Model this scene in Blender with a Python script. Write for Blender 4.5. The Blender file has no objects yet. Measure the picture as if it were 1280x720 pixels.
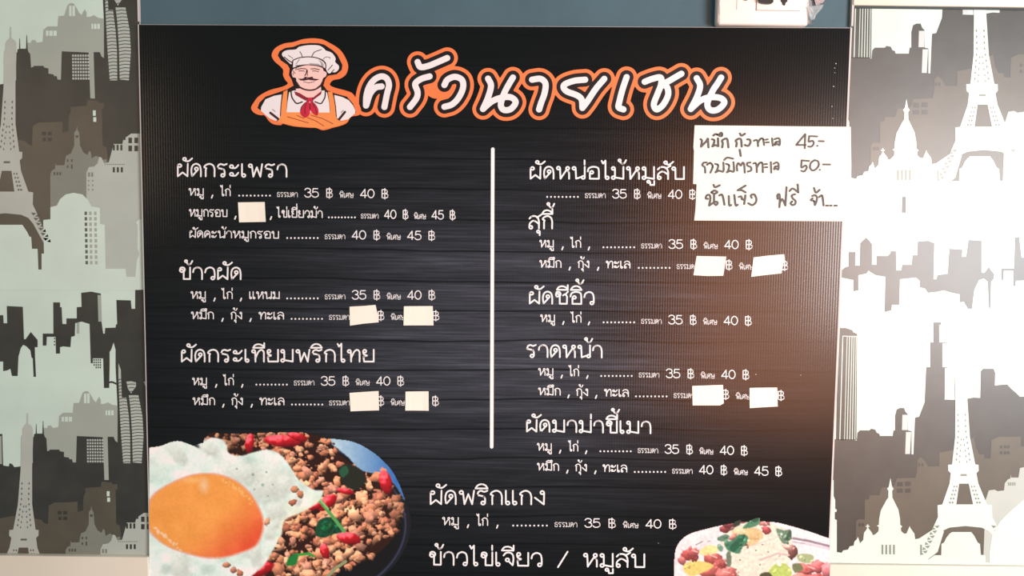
import bpy, bmesh, math, random
import numpy as np
from mathutils import Vector, Matrix
from mathutils.geometry import tessellate_polygon
random.seed(7)
R8 = np.random.RandomState(11)

# ------------------------------------------------------------------ camera
FPX, D = 1000.0, 0.92                       # focal length in pixels of a 1280 px frame, distance to the wall (m)
Zc = Vector((165, 13610, 1000)).normalized()
Xc = Vector((1, -165/13610, 0)).normalized()
Yc = Zc.cross(Xc)
ROT = Matrix((Xc, Yc, Zc))                  # camera space -> world
CAM = Vector((0, -D, 1.45))
cam = bpy.data.objects.new('camera', bpy.data.cameras.new('camera'))
bpy.context.scene.collection.objects.link(cam)
cam.matrix_world = Matrix.Translation(CAM) @ ROT.to_4x4()
cam.data.sensor_width = 36; cam.data.lens = 36*FPX/1280
cam.data.clip_start = 0.01
bpy.context.scene.camera = cam
sc = bpy.context.scene
sc.view_settings.view_transform = 'Standard'; sc.view_settings.look = 'None'
sc.view_settings.exposure = 0.0; sc.view_settings.gamma = 1

def P(px, py, d=0.0):
    """a point measured in the photograph, put on the upright plane d metres in front of the wall"""
    v = ROT @ Vector((px-640, -(py-360), -FPX))
    t = (-d - CAM.y)/v.y
    return CAM + v*t

# ------------------------------------------------------------------ light
w = bpy.data.worlds.new('room_light'); sc.world = w; w.use_nodes = True
w.node_tree.nodes['Background'].inputs[0].default_value = (0.84, 0.98, 0.95, 1)
w.node_tree.nodes['Background'].inputs[1].default_value = 0.30
def area(name, px, py, t, sx, sy, power, col, aim=None):
    p = P(px, py); d = p-CAM
    loc = p + Vector((d.x, -d.y, d.z))*t     # where a mirror at that spot of the wall would show it
    l = bpy.data.lights.new(name, 'AREA'); l.shape = 'RECTANGLE'; l.size = sx; l.size_y = sy
    l.energy = power; l.color = col
    o = bpy.data.objects.new(name, l); sc.collection.objects.link(o)
    o.location = loc
    o.rotation_euler = ((aim or p)-loc).to_track_quat('-Z', 'Y').to_euler()
    return o
area('window_daylight', 1215, 300, 1.6, 0.62, 0.54, 37, (0.95, 0.985, 1.0), P(1150, 330))
area('added_warm_glow', 970, 350, 1.6, 0.66, 0.84, 13.5, (1.0, 0.36, 0.15), P(940, 360))  # added light, unseen source; its reflection makes the board's brown glow
area('added_warm_sheen', 55, 175, 1.6, 0.34, 0.36, 2.2, (1.0, 0.72, 0.5), P(100, 250))  # weak added light for the warm sheen on the upper left wallpaper

# ------------------------------------------------------------------ helpers
def lin(c):
    c = np.array(c, float)/255.0
    return np.where(c <= .04045, c/12.92, ((c+.055)/1.055)**2.4)
def mat(name, rgb, rough=.5, spec=.5, noise=0, nscale=60, bump=0, bscale=300):
    m = bpy.data.materials.new(name); m.use_nodes = True
    nt = m.node_tree; b = nt.nodes['Principled BSDF']
    c = tuple(rgb)+(1,)
    b.inputs['Base Color'].default_value = c
    b.inputs['Roughness'].default_value = rough
    b.inputs['Specular IOR Level'].default_value = spec
    tc = nt.nodes.new('ShaderNodeTexCoord')
    if noise:
        n = nt.nodes.new('ShaderNodeTexNoise'); n.inputs['Scale'].default_value = nscale; n.inputs['Detail'].default_value = 5
        nt.links.new(tc.outputs['Object'], n.inputs['Vector'])
        r = nt.nodes.new('ShaderNodeMapRange'); r.inputs['From Min'].default_value = .3; r.inputs['From Max'].default_value = .7
        r.inputs['To Min'].default_value = 1-noise; r.inputs['To Max'].default_value = 1+noise
        nt.links.new(n.outputs['Fac'], r.inputs['Value'])
        v = nt.nodes.new('ShaderNodeVectorMath'); v.operation = 'SCALE'; v.inputs[0].default_value = tuple(rgb)
        nt.links.new(r.outputs['Result'], v.inputs['Scale']); nt.links.new(v.outputs['Vector'], b.inputs['Base Color'])
    if bump:
        n = nt.nodes.new('ShaderNodeTexNoise'); n.inputs['Scale'].default_value = bscale; n.inputs['Detail'].default_value = 3
        nt.links.new(tc.outputs['Object'], n.inputs['Vector'])
        bp = nt.nodes.new('ShaderNodeBump'); bp.inputs['Strength'].default_value = bump; bp.inputs['Distance'].default_value = .001
        nt.links.new(n.outputs['Fac'], bp.inputs['Height']); nt.links.new(bp.outputs['Normal'], b.inputs['Normal'])
    return m
def link(o, parent=None):
    sc.collection.objects.link(o)
    if parent: o.parent = parent
    return o
def tag(o, label=None, cat=None, group=None, kind=None):
    if label: o['label'] = label
    if cat: o['category'] = cat
    if group: o['group'] = group
    if kind: o['kind'] = kind
    return o
def empty(name): return link(bpy.data.objects.new(name, None))

class Ink:
    """collects flat shapes lying on the plane d metres in front of the wall, in photograph measurements"""
    def __init__(s, d, off=Vector((0, 0, 0))): s.d = d; s.v = []; s.f = []; s.off = off; s.n = 0
    def pt(s, x, y): return P(x, y, s.d + s.n*4e-6) + s.off
    def field(s, lines, wd, st=1.0):
        """several round-ended pen lines fused into one outline without overlaps"""
        xs = [p[0] for l_ in lines for p in l_]; ys = [p[1] for l_ in lines for p in l_]
        X, Y = np.meshgrid(np.arange(min(xs)-wd/2-2, max(xs)+wd/2+2, st), np.arange(min(ys)-wd/2-2, max(ys)+wd/2+2, st))
        dd = np.full(X.shape, 1e9)
        for l_ in lines:
            for (ax, ay), (bx, by) in zip(l_, l_[1:]):
                t = np.clip(((X-ax)*(bx-ax)+(Y-ay)*(by-ay))/max((bx-ax)**2+(by-ay)**2, 1e-9), 0, 1)
                dd = np.minimum(dd, np.hypot(X-ax-t*(bx-ax), Y-ay-t*(by-ay)))
        F_ = wd/2-dd; ny, nx = F_.shape
        for j in range(ny-1):
            run = None
            for i in range(nx):
                q = [F_[j, i], F_[j, i+1], F_[j+1, i+1], F_[j+1, i]] if i < nx-1 else [-1]*4
                full = min(q) > 0
                if full and run is None: run = i
                if not full and run is not None:
                    k = len(s.v); s.v += [s.pt(X[j, run], Y[j, run]), s.pt(X[j, i], Y[j, i]), s.pt(X[j, i], Y[j+1, i]), s.pt(X[j, run], Y[j+1, run])]
                    s.f.append((k, k+1, k+2, k+3)); run = None
                if not full and max(q) > 0:
                    c_ = [(X[j, i], Y[j, i]), (X[j, i+1], Y[j, i]), (X[j, i+1], Y[j+1, i]), (X[j, i], Y[j+1, i])]; out = []
                    for m_ in range(4):
                        a, b = q[m_], q[(m_+1) % 4]; pa, pb = c_[m_], c_[(m_+1) % 4]
                        if a > 0: out.append(pa)
                        if (a > 0) != (b > 0):
                            t = a/(a-b); out.append((pa[0]+(pb[0]-pa[0])*t, pa[1]+(pb[1]-pa[1])*t))
                    k = len(s.v); s.v += [s.pt(*p) for p in out]; s.f.append(tuple(range(k, k+len(out))))
        return s
    def poly(s, pts, holes=()):
        rings = [[s.pt(*p) for p in pts]] + [[s.pt(*p) for p in h] for h in holes]
        flat = [p for r in rings for p in r]
        b = len(s.v); s.v += flat
        flat2 = [[Vector((p.x, p.z, 0)) for p in r] for r in rings]
        for t in tessellate_polygon(flat2):
            a, c, e = (flat[i] for i in t)
            n = (c-a).cross(e-a)
            s.f.append(tuple(b+i for i in (t if n.y < 0 else t[::-1])))
        return s
    def rect(s, x0, y0, x1, y1): return s.poly([(x0, y0), (x1, y0), (x1, y1), (x0, y1)])
    def disc(s, x, y, rx, ry=None, n=14, a=0):
        ry = ry or rx; ca, sa = math.cos(a), math.sin(a)
        return s.poly([(x+rx*math.cos(2*math.pi*i/n)*ca-ry*math.sin(2*math.pi*i/n)*sa,
                        y+rx*math.cos(2*math.pi*i/n)*sa+ry*math.sin(2*math.pi*i/n)*ca) for i in range(n)])
    def stroke(s, pts, wd, closed=False, caps=True):
        """pen line of width wd with round joints"""
        h = wd/2; n = 8 if wd < 4 else 14
        pts = [Vector(p) for p in pts]
        if closed: pts = pts+[pts[0]]
        segs = []
        for a, b in zip(pts, pts[1:]):
            t = b-a
            if t.length < 1e-6: continue
            t.normalize(); segs.append((a, b, Vector((-t.y, t.x))*h))
        if not segs: return s.disc(pts[0].x, pts[0].y, h, n=n)
        for a, b, q in segs:
            s.n = (s.n+1) % 11
            vs = [s.pt(*(a+q)), s.pt(*(b+q)), s.pt(*(b-q)), s.pt(*(a-q))]
            i = len(s.v); s.v += vs
            s.f.append((i, i+1, i+2, i+3))
        for k, p in enumerate(pts[:-1] if closed else pts):
            if 0 < k < len(segs):
                if (segs[k][0]-segs[k-1][1]).length < 1e-6 and segs[k][2].dot(segs[k-1][2]) > .985*h*h: continue
            s.n = (s.n+1) % 11
            s.disc(p.x, p.y, h, n=n)
        s.n = 0
        return s
    def build(s, name, m, parent=None, clip=None):
        me = bpy.data.meshes.new(name); me.from_pydata([tuple(p) for p in s.v], [], s.f); me.update()
        bm = bmesh.new(); bm.from_mesh(me)
        if clip:
            x0, x1, z0, z1 = clip
            for co, no in (((x0, 0, 0), (-1, 0, 0)), ((x1, 0, 0), (1, 0, 0)), ((0, 0, z0), (0, 0, -1)), ((0, 0, z1), (0, 0, 1))):
                bmesh.ops.bisect_plane(bm, geom=bm.verts[:]+bm.edges[:]+bm.faces[:], plane_co=co, plane_no=no, clear_outer=True, dist=1e-7)
        bad = [f for f in bm.faces if f.normal.y > 0]
        if bad: bmesh.ops.reverse_faces(bm, faces=bad)
        n = len(bm.faces)
        bm.to_mesh(me); bm.free()
        if n == 0: return None
        me.materials.append(m)
        return link(bpy.data.objects.new(name, me), parent)

def smooth(pts, k=5, closed=False):
    p = [Vector(q) for q in pts]
    if len(p) < 3: return [tuple(q) for q in p]
    if closed: e = [p[-1]]+p+[p[0], p[1]]
    else: e = [2*p[0]-p[1]]+p+[2*p[-1]-p[-2]]
    out = []
    for i in range(1, len(e)-2):
        a, b, c, d = e[i-1:i+3]
        for j in range(k):
            t = j/k
            out.append(tuple(.5*((2*b)+(c-a)*t+(2*a-5*b+4*c-d)*t*t+(3*b-a-3*c+d)*t**3)))
    if not closed: out.append(tuple(p[-1]))
    return out
def slab(name, x0, x1, z0, z1, y0, y1, m, parent=None, bev=0.0):
    """a box between real-world limits"""
    bm = bmesh.new(); bmesh.ops.create_cube(bm, size=1)
    for v in bm.verts: v.co = Vector(((x0+x1)/2+v.co.x*(x1-x0), (y0+y1)/2+v.co.y*(y1-y0), (z0+z1)/2+v.co.z*(z1-z0)))
    if bev: bmesh.ops.bevel(bm, geom=bm.edges[:], offset=bev, segments=3, profile=.5, affect='EDGES')
    me = bpy.data.meshes.new(name); bm.to_mesh(me); bm.free(); me.materials.append(m)
    if bev:
        for p in me.polygons: p.use_smooth = True
    return link(bpy.data.objects.new(name, me), parent)

# ------------------------------------------------------------------ materials
GL = dict(rough=.41, spec=.75)
M = dict(
    teal=mat('teal_wall_paint', lin((74, 100, 112)), .55, .3, noise=.12, nscale=9, bump=.35, bscale=60),
    cream=mat('cream_trim_paint', (.74, .70, .61), .4, .4, noise=.03, nscale=12),
    trim_shade=mat('trim_shadow_dark', (.045, .06, .065), .6, .3),
    white_plastic=mat('outlet_plastic', (.93, .84, .80), .35, .5, noise=.03, nscale=30),
    dark=mat('socket_dark', (.02, .017, .016), .4, .5),
    line=mat('plate_joint', (.36, .30, .29), .5, .4),
    paper=mat('note_paper', (.93, .90, .81), .75, .2, noise=.02, nscale=40, bump=.15, bscale=90),
    marker=mat('marker_ink', (.11, .105, .11), .6, .3, noise=.2, nscale=400),
    lettering=mat('printed_white', (.90, .90, .93), .5, .3),
    core=mat('board_white_core', (.62, .58, .57), .5, .4),
    orange=mat('printed_orange', lin((240, 128, 76)), .5, .3, noise=.05, nscale=14),
    black=mat('printed_black', (.011, .008, .010), .45, .3),
    ewhite=mat('emblem_white', (.84, .80, .84), .5, .3),
    eskin=mat('emblem_skin', lin((246, 205, 200)), .5, .3),
    eline=mat('emblem_lines', (.05, .018, .022), .5, .3),
    egrey=mat('emblem_grey', (.40, .36, .40), .5, .3),
    eorange=mat('emblem_apron', lin((245, 150, 85)), .5, .3, noise=.06, nscale=20),
    ered=mat('emblem_red', lin((200, 40, 68)), .5, .3, noise=.15, nscale=120),
    eredd=mat('emblem_dark_red', lin((140, 40, 55)), .5, .3),
)
def wp(name, rgb, n=.05, sc_=25): return mat(name, rgb, noise=n, nscale=sc_, bump=.10, bscale=35, **GL)
W = dict(base=wp('wallpaper_ground', (.57, .73, .67), .06, 16), faded=wp('wallpaper_faded', (.345, .395, .36), .05, 20),
         dark=wp('wallpaper_dark', (.027, .027, .023), .30, 30), taupe=wp('wallpaper_taupe', (.080, .070, .050), .16, 25),
         stone=wp('wallpaper_stone', (.20, .22, .19), .06), house=wp('wallpaper_house', (.43, .49, .46), .05),
         tower=wp('wallpaper_tower', (.44, .48, .45), .06), front=wp('wallpaper_front', (.58, .73, .67), .05, 16),
         glass=wp('wallpaper_glazing', (.52, .57, .57), .04), mid=wp('wallpaper_mid', (.10, .11, .10), .05))

# ------------------------------------------------------------------ setting
XL = (P(172.5, 30, .007).x+P(187, 715, .007).x)/2       # board's left and right edges in the room
XR = (P(1065, 36, .007).x+P(1036.5, 715, .007).x)/2
ZB = P(90, 693, .004).z
ZT = P(1170, 8.5, .004).z
tag(slab('wall_back', -1.6, 1.6, 0.0, 2.6, 0, .08, M['teal']), 'teal painted wall seen above the menu board and behind it', 'wall', kind='structure')
XOL, XOR = P(-70, 300).x, P(1350, 300).x
wl = tag(slab('wall_left', XOL, XL-.0003, ZB-.002, ZT+.0, -.002, -.0001, W['base']), 'left wall strip covered in pale skyline wallpaper with a tower and twin skyscrapers', 'wall', kind='structure')
wr = tag(slab('wall_right', XR+.0003, XOR, ZB-.002, ZT+.002, -.002, -.0001, W['base']), 'right wall strip covered in skyline wallpaper with a domed church and large tower', 'wall', kind='structure')
tag(slab('trim_1', XOL, XL-.0003, ZB-.16, ZB, -.010, -.0001, M['cream'], bev=.0012), 'cream ledge below the left strip of skyline wallpaper', 'trim', kind='structure')
tag(slab('trim_2', XR+.0003, XOR, ZB-.16, P(1170, 706, .004).z, -.007, -.0001, M['cream'], bev=.0012), 'white ledge below the right strip of skyline wallpaper', 'trim', kind='structure')
t3 = tag(slab('trim_3', XR+.0003, XOR, ZT, ZT+.10, -.007, -.0001, M['cream'], bev=.0012), 'white rail above the right strip of skyline wallpaper', 'trim', kind='structure')
slab('trim_shadow_strip', XR+.0012, XOR, ZT-.0024, ZT-.0002, -.0042, -.0021, M['trim_shade'], t3)  # dark strip standing in for the shadow line under the rail
slab('edge_bead', XL-.0012, XL+.0002, P(172, 28, .0).z, ZT+.06, -.0045, -.0002, M['core'], wl)
slab('edge_bead', XR-.0004, XR+.0018, P(1064, 34, .0).z, ZT+.06, -.0055, -.0002, M['core'], wr)

class Paper:
    """prints layers of one wallpaper strip; every shape repeats at the pattern's height"""
    Z = dict(base=1, faded=2, dark=3, mid=4, taupe=5, stone=6, house=7, tower=8, front=9)
    def __init__(s, parent, clip, period): s.p = parent; s.c = clip; s.T = period
    def add(s, name, layer, shapes, copies=(0, 1), extra=0, m=None):
        for k in copies:
            ink = Ink(.002+.00007*(s.Z.get(layer, 4)+extra), s.T*k)
            for sh in shapes:
                if callable(sh): sh(ink)
                else: ink.poly(sh)
            ink.build(name, m or W[layer], s.p, s.c)
def tower(cx, cy, s=1.0, lean=0.0, top=-160):
    """the lattice tower around the middle of its upper deck; lean shears it"""
    def q(x, y): return (cx+(x-lean*y)*s, cy+y*s)
    def f(ink):
        if top < -130:
            ink.poly([q(*p) for p in [(-1, -162), (0, -162), (.6, -148), (5, -145), (7, -141), (7, -132), (8, -130), (8, -115), (-7.5, -115), (-7.5, -131), (-6, -133), (-6, -141), (-4, -145), (-1, -148)]],)
        ink.poly([q(*p) for p in [(-7, -115), (7.5, -115), (8, -86), (9.5, -40), (15, -6), (19, -5.5), (19, 2), (16, 5),
                                  (18, 18), (28, 44), (34, 45), (34, 60), (39, 70), (48, 90), (60, 113), (52, 113), (35, 84), (29, 77), (20, 73), (0, 71),
                                  (-20, 73), (-29, 77), (-35, 84), (-43, 98), (-52, 113), (-60, 113), (-48, 90), (-39, 70), (-34, 60), (-34, 45), (-28, 44), (-18, 18), (-16, 5), (-19, 2), (-19, -5.5), (-14, -6), (-9, -40), (-7, -86)]],
                 [[q(*p) for p in [(-6, 18), (-10.5, 44), (10.5, 44), (6, 18)]]])
    def g(ink):                                   # openings of the ironwork
        ink.poly([q(*p) for p in [(-4, 6), (4, 6), (4, 8.5), (-4, 8.5)]])
        for sgn in (-1, 1):
            for k in range(5):                    # upper legs
                y = 20+k*5; x = 8.8+(y-18)*.30; h = 1.5+k*.15
                for dx in (-.1, 3.2):
                    ink.poly([q(sgn*(x+dx)-.1, y), q(sgn*(x+dx)+h, y+1.7), q(sgn*(x+dx), y+3.4), q(sgn*(x+dx)-h*.5, y+1.7)])
            for k in range(6):                    # lower legs
                y = 70+k*6.3; x = 33+k*3.2
                ink.poly([q(sgn*(x-1), y), q(sgn*(x+6), y+1), q(sgn*(x+2), y+4)])
                ink.poly([q(sgn*(x+8), y+2), q(sgn*(x+9), y+6), q(sgn*(x+4), y+5)])
            for k in range(9):                    # shaft
                y = -70+k*7; x = 4.6+max(0, k-3)*.75
                ink.poly([q(sgn*x, y), q(sgn*x+1.1, y+2), q(sgn*x, y+4), q(sgn*x-1.1, y+2)])
                if k > 3:
                    x2 = x-3.8
                    ink.poly([q(sgn*x2, y+3), q(sgn*x2+.9, y+5), q(sgn*x2, y+6.6), q(sgn*x2-.9, y+5)])
    return f, g
def stripes_poly(ptsL, ptsR, y0, y1, n, bend=1.2, wd=.9):
    """thin floor lines between a left and a right outline"""
    def xat(pts, y):
        for (xa, ya), (xb, yb) in zip(pts, pts[1:]):
            if ya <= y <= yb: return xa+(xb-xa)*(y-ya)/(yb-ya)
        return pts[0][0] if y < pts[0][1] else pts[-1][0]
    def f(ink):
        for i in range(n):
            y = y0+(y1-y0)*i/(n-1)
            xl, xr = xat(ptsL, y), xat(ptsR, y)
            ink.stroke([(xl, y+bend), ((xl+xr)/2, y), (xr, y+bend*.4)], wd)
    return f
def rects(lst): return [(lambda ink, r=r: ink.rect(*r)) for r in lst]

# ---- left strip
TL = ((P(137, 100.7, .002)-P(153.4, 578.4, .002))+(P(28, 195, .002)-P(48.7, 667.6, .002)))/2
L = Paper(wl, (XOL, XL-.0004, ZB, ZT+.0), TL)
L.add('printed_faded_palace', 'faded', [[(52, 580), (55, 535), (59, 535), (60, 532), (64, 532), (66, 535), (73, 534), (74, 520), (79, 516), (91, 516), (92, 504), (99, 503.5), (103, 491.5), (106, 489), (110, 489), (113, 493), (117, 500), (120, 503), (122, 499), (124, 496), (126, 500), (126, 505), (130, 505), (135, 503), (140, 506), (147, 507), (150, 605), (52, 605)]])
L.add('printed_palace_windows', 'base', rects([(77, 521, 80, 527), (81, 521, 85, 527), (86, 521, 90, 527), (105, 492, 108, 504), (109, 492, 112, 504), (132, 513, 134, 519), (135, 513, 138, 519), (139, 513, 142, 519)]), extra=1.5)
skyline = [(-80, 582), (4, 582), (11, 583), (12, 579), (15, 580), (18, 584), (33, 582), (33, 577), (35, 576), (37, 579), (41, 579), (41, 547), (42.5, 546), (42.5, 543), (44.6, 542), (45, 530), (45.5, 530), (46, 542), (53, 542), (53.6, 526), (54.1, 526), (55, 543), (56, 546), (58, 548), (59, 564), (62, 563), (62, 562), (74, 562), (75, 564), (80, 565), (80, 571), (86, 572), (87, 574), (90, 574), (91, 578), (95, 578), (96, 545), (128.5, 546.5), (130.5, 600), (136, 600), (134.5, 546), (142, 546), (144, 551), (147, 553), (147, 500), (200, 500), (204, 813), (-80, 813)]
L.add('printed_dark_skyline', 'dark', [skyline])
L.add('printed_block_windows', 'house', [(lambda ink: [ink.rect(108.5+c*3.1+.05*r, 549+r*3.8, 110.7+c*3.1+.05*r, 551.4+r*3.8) for r in range(8) for c in range(7)])], extra=-2.5)
L.add('printed_outline_tower', 'dark', [[(-8, 542.5), (2.8, 542.5), (4, 583), (-8, 583)]])
L.add('printed_outline_tower_face', 'faded', [[(-8, 545), (1.8, 545), (2.6, 580), (-8, 580)]], extra=2)
mid_a = [(-80, 394), (4, 394), (4.5, 404), (9, 404), (8.5, 382.5), (28.5, 383.5), (30, 424), (32, 424), (38.5, 415), (47, 425), (47, 434), (43.5, 434), (43.8, 447), (45, 471), (42, 471), (41, 448), (39.5, 447), (38, 438), (33, 433), (29, 431), (26, 435), (23, 446), (22, 470), (15, 470), (13, 461), (9, 463), (4, 464), (4, 452), (-80, 451)]
mid_b = [(53.5, 417), (66.8, 417), (66.5, 378), (75, 378), (75, 384), (77, 384), (78, 405), (83, 405), (83, 398), (96, 398), (96, 384), (102, 383.5), (101.5, 366), (114, 364.5), (126, 367), (127, 403), (129, 417), (131, 417), (131.5, 410), (144.5, 409.5), (145, 406), (146.5, 405), (145.5, 375), (163.5, 375.5), (164.5, 386), (169, 386), (169, 362.5), (200, 362), (204, 590), (149, 590), (147.5, 520), (144.5, 458), (144.5, 437), (142, 428), (139, 437), (137, 440), (137, 458), (136.5, 485), (130, 485), (129, 448), (116, 448), (116, 454), (113.5, 454), (112, 405), (102, 402), (94, 404), (93.5, 420), (89, 421), (88, 434), (79, 433), (75, 434), (75, 442), (70, 442), (69.5, 421), (58.5, 421), (58, 432), (53.5, 432)]
L.add('printed_middle_skyline', 'dark', [mid_a, mid_b], extra=.2)
L.add('printed_middle_details', 'faded', [[(122, 368.5), (126.3, 369), (127.2, 402), (123, 402)]]+rects([(96, 403.5, 99, 417)]), extra=2)
L.add('printed_middle_windows', 'dark', [(lambda ink: [ink.rect(117+c*2.6, 449+r*3.1, 118.4+c*2.6, 451+r*3.1) for r in range(4) for c in range(4) if r < 3 or c > 0]), (lambda ink: [ink.rect(67.6, 422+r*4, 68.8, 424+r*4) for r in range(3)])], extra=1)
L.add('printed_bridge_line', 'dark', [lambda ink: ink.stroke([(136, 478), (140, 477.5), (146, 480)], 2.2)])
lt = ([(148, 470), (149, 500), (151, 540), (154, 579)], [(152, 497), (158, 497.5), (161, 520), (162.5, 545), (163, 579)])
rt = ([(161, 494), (163, 510), (165, 540), (166, 578)], [(173, 494), (178, 520), (179.5, 545), (177, 579)])
L.add('printed_twin_towers', 'mid', [[(148, 454), (151, 462), (152.3, 497), (158, 497), (161, 520), (162.7, 545), (163, 579), (154, 579), (151, 540), (149, 500), (148, 470)],
      [(161, 494), (173, 494), (178, 520), (179.5, 545), (177, 579), (166, 578), (165, 540), (163, 510)],
      [(158, 477), (164, 476.5), (170, 478), (170, 483), (165, 490), (164, 492), (160, 486)], [(179.5, 477), (182, 477), (182, 483)]], m=W['house'])
L.add('printed_twin_floors', 'mid', [stripes_poly(lt[0], lt[1], 474, 577, 27), stripes_poly(rt[0], rt[1], 497, 576, 21), stripes_poly([(158, 477), (164, 492)], [(170, 477), (165, 492)], 480, 489, 3, .6)], m=W['dark'], extra=.6)
L.add('printed_taupe_town', 'taupe', [[(-80, 655), (0, 648), (15, 645), (43, 648), (52, 650), (56, 654), (60, 655), (61, 632), (68, 628), (80, 628), (97, 627), (104, 626), (104.5, 621), (107, 615), (106, 610), (126, 608.5), (127, 602), (140, 603), (141, 605.5), (147, 605), (147, 611), (144.5, 613), (145.5, 655), (150, 657), (151.5, 670), (160, 690), (204, 700), (204, 813), (-80, 813)]])
L.add('printed_dark_annex', 'dark', [[(97, 625), (104, 622), (104, 638), (97, 640)]]+rects([(72, 639, 77, 643), (79, 639, 84, 643), (73, 646, 77, 650), (79, 646, 84, 650)]), extra=2.5)
L.add('printed_lit_windows', 'base', rects([(133.5, 614, 137, 620.3), (134, 622, 137.6, 627.3)]), extra=5)
L.add('printed_stone_church', 'stone', [[(82, 813), (82, 688), (84, 684), (88, 682), (88, 675), (89, 678), (99, 678), (101, 667), (107, 664), (111, 655), (111, 640), (113.5, 637), (114.2, 632), (115, 637), (117, 640), (118, 655), (122, 663), (127, 666), (129, 661), (131, 663), (132, 670), (137, 667), (140, 668), (142, 672), (150, 671), (150, 813)]])
L.add('printed_church_windows', 'taupe', rects([(102, 671, 104, 674), (107, 671, 109, 674), (102, 678, 104, 681), (107, 677, 109, 682), (86, 686, 88, 689.5), (89.5, 686, 91.5, 689.5), (93, 686, 95, 689.5)]+[(112.5, 643, 116, 646)]), extra=2)
house = [(108, 340), (108, 216), (111, 209), (118, 208), (122, 204), (124, 196), (127, 197), (130, 204), (136, 203), (141, 184), (142, 180), (153, 180), (154, 175), (157, 175), (157, 172), (164, 167), (200, 167), (200, 346), (158, 346), (157, 337), (108, 337)]
L.add('printed_pale_house', 'house', [house], copies=(0, -1))
L.add('printed_house_windows', 'dark', rects([(141, 181, 143.6, 188), (145.7, 181, 148.3, 188), (150.4, 181, 153, 188), (160.5, 172, 165, 179), (168, 172, 172.6, 179), (160.5, 182, 165, 189), (168, 182, 172.6, 189), (141, 209, 143.6, 215.5), (146, 209, 148.6, 215.5), (151, 209, 153.6, 215.5)]+[(131+i*2.6, 205, 132.2+i*2.6, 206) for i in range(10)]), copies=(0, -1), extra=5)
L.add('printed_house_faint_windows', 'stone', rects([(110, 215.5, 112.5, 221), (114, 215.5, 116.5, 221)]+[(110+c*5, 225+r*5.5, 111.6+c*5, 227+r*5.5) for r in range(3) for c in range(2)]), copies=(0, -1), extra=3)
fA, gA = tower(8.8, 195.5, 1.0, .03)
L.add('printed_lattice_tower', 'tower', [fA], copies=(0, -1))
L.add('printed_lattice_gaps', 'taupe', [gA], copies=(0, -1), extra=4, m=W['mid'])
front = [(-80, 281), (28, 281), (34, 290), (37, 296), (39, 296), (40, 311), (47, 311), (48, 337), (52, 337), (52, 317), (55, 317), (54, 275), (63, 274), (63, 259), (71, 257), (75, 249), (82, 243), (92, 241), (103, 243), (110, 250), (114, 258), (125, 260), (125, 280), (131, 281), (132, 336), (157, 336), (158, 346), (169, 346), (171, 325), (174, 318), (172, 310), (172, 281), (170, 278), (174, 274), (210, 274), (210, 362), (-80, 362)]
L.add('printed_front_buildings', 'front', [front], copies=(0,))
L.add('printed_front_windows', 'front', [(lambda ink: [ink.rect(105.6+.13*r, 264.5+r*6.85, 108.8+.13*r, 268.8+r*6.85) for r in range(10)])], copies=(0,), extra=1, m=W['mid'])
L.add('printed_front_pale_windows', 'front', [(lambda ink: [ink.rect(x+.13*r, 264.5+r*6.85, x+3.2+.13*r, 268.8+r*6.85) for r in range(10) for x in (111.3, 117.5)])], copies=(0,), extra=1, m=W['faded'])

# ---- right strip
TR = ((P(1133.3, 124, .002)-P(1113, 598, .002))+(P(1227, 111, .002)-P(1204, 586, .002)))/2
Rr = Paper(wr, (XR+.0008, XOR, P(1170, 706, .004).z, ZT-.002), TR)
Rr.add('printed_dark_skyline', 'dark', [[(1030, 549), (1049, 549), (1067, 549.5), (1071, 551), (1072, 541), (1075, 538), (1087, 538), (1089, 536), (1094, 537), (1096, 541), (1099, 542), (1100, 545), (1116, 545), (1117, 538), (1119, 538), (1119, 520), (1121, 512), (1125, 510), (1130, 510), (1132, 515), (1135, 518), (1135, 538), (1139.5, 539), (1139.5, 568), (1142, 568), (1144, 522), (1149, 521), (1156, 503), (1158, 459), (1163, 459), (1163, 428), (1167, 428), (1167, 403), (1176.5, 403), (1178, 428), (1184.5, 428), (1184.8, 459), (1188, 459), (1181, 460), (1180.5, 499.5), (1200, 500), (1217.5, 497), (1225.5, 497.5), (1226.3, 464), (1229, 461), (1242, 461), (1244, 466), (1243.5, 482), (1252, 481), (1259, 480.5), (1264, 486), (1270, 491), (1275, 496), (1295, 495), (1370, 500), (1370, 703), (1030, 703)]])
Rr.add('printed_tower_sunny_sides', 'mid', [[(1174, 406), (1179, 405), (1179, 428), (1174, 428)], [(1178, 429), (1185.5, 428.5), (1185.5, 459), (1178, 459)], [(1181, 460), (1187.5, 460), (1187, 499), (1181, 499)],
       [(1128, 518.5), (1135, 518.5), (1134.5, 537.5), (1127.5, 537.5)], [(1132.5, 540), (1139, 540), (1137.5, 567.5), (1131.5, 567.5)]], m=W['glass'])
Rr.add('printed_striped_tower', 'dark', [[(1050, 410), (1057, 410), (1066, 413), (1066, 415), (1071.5, 417.5), (1070.5, 550), (1045, 550), (1046, 500)]], copies=(0, 1))
Rr.add('printed_white_stripes', 'front', [(lambda ink: [ink.stroke([(a, 420), (b, 549)], wd) for a, b, wd in ((1053.5, 1049.8, 1.1), (1059, 1055.6, .8), (1062, 1058.9, 1.0), (1065, 1062.2, 1.0), (1067.6, 1065.4, 1.0), (1070.2, 1068.6, .9))]), lambda ink: ink.stroke([(1053.5, 420), (1071.5, 421)], .9)], extra=-4)
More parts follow.
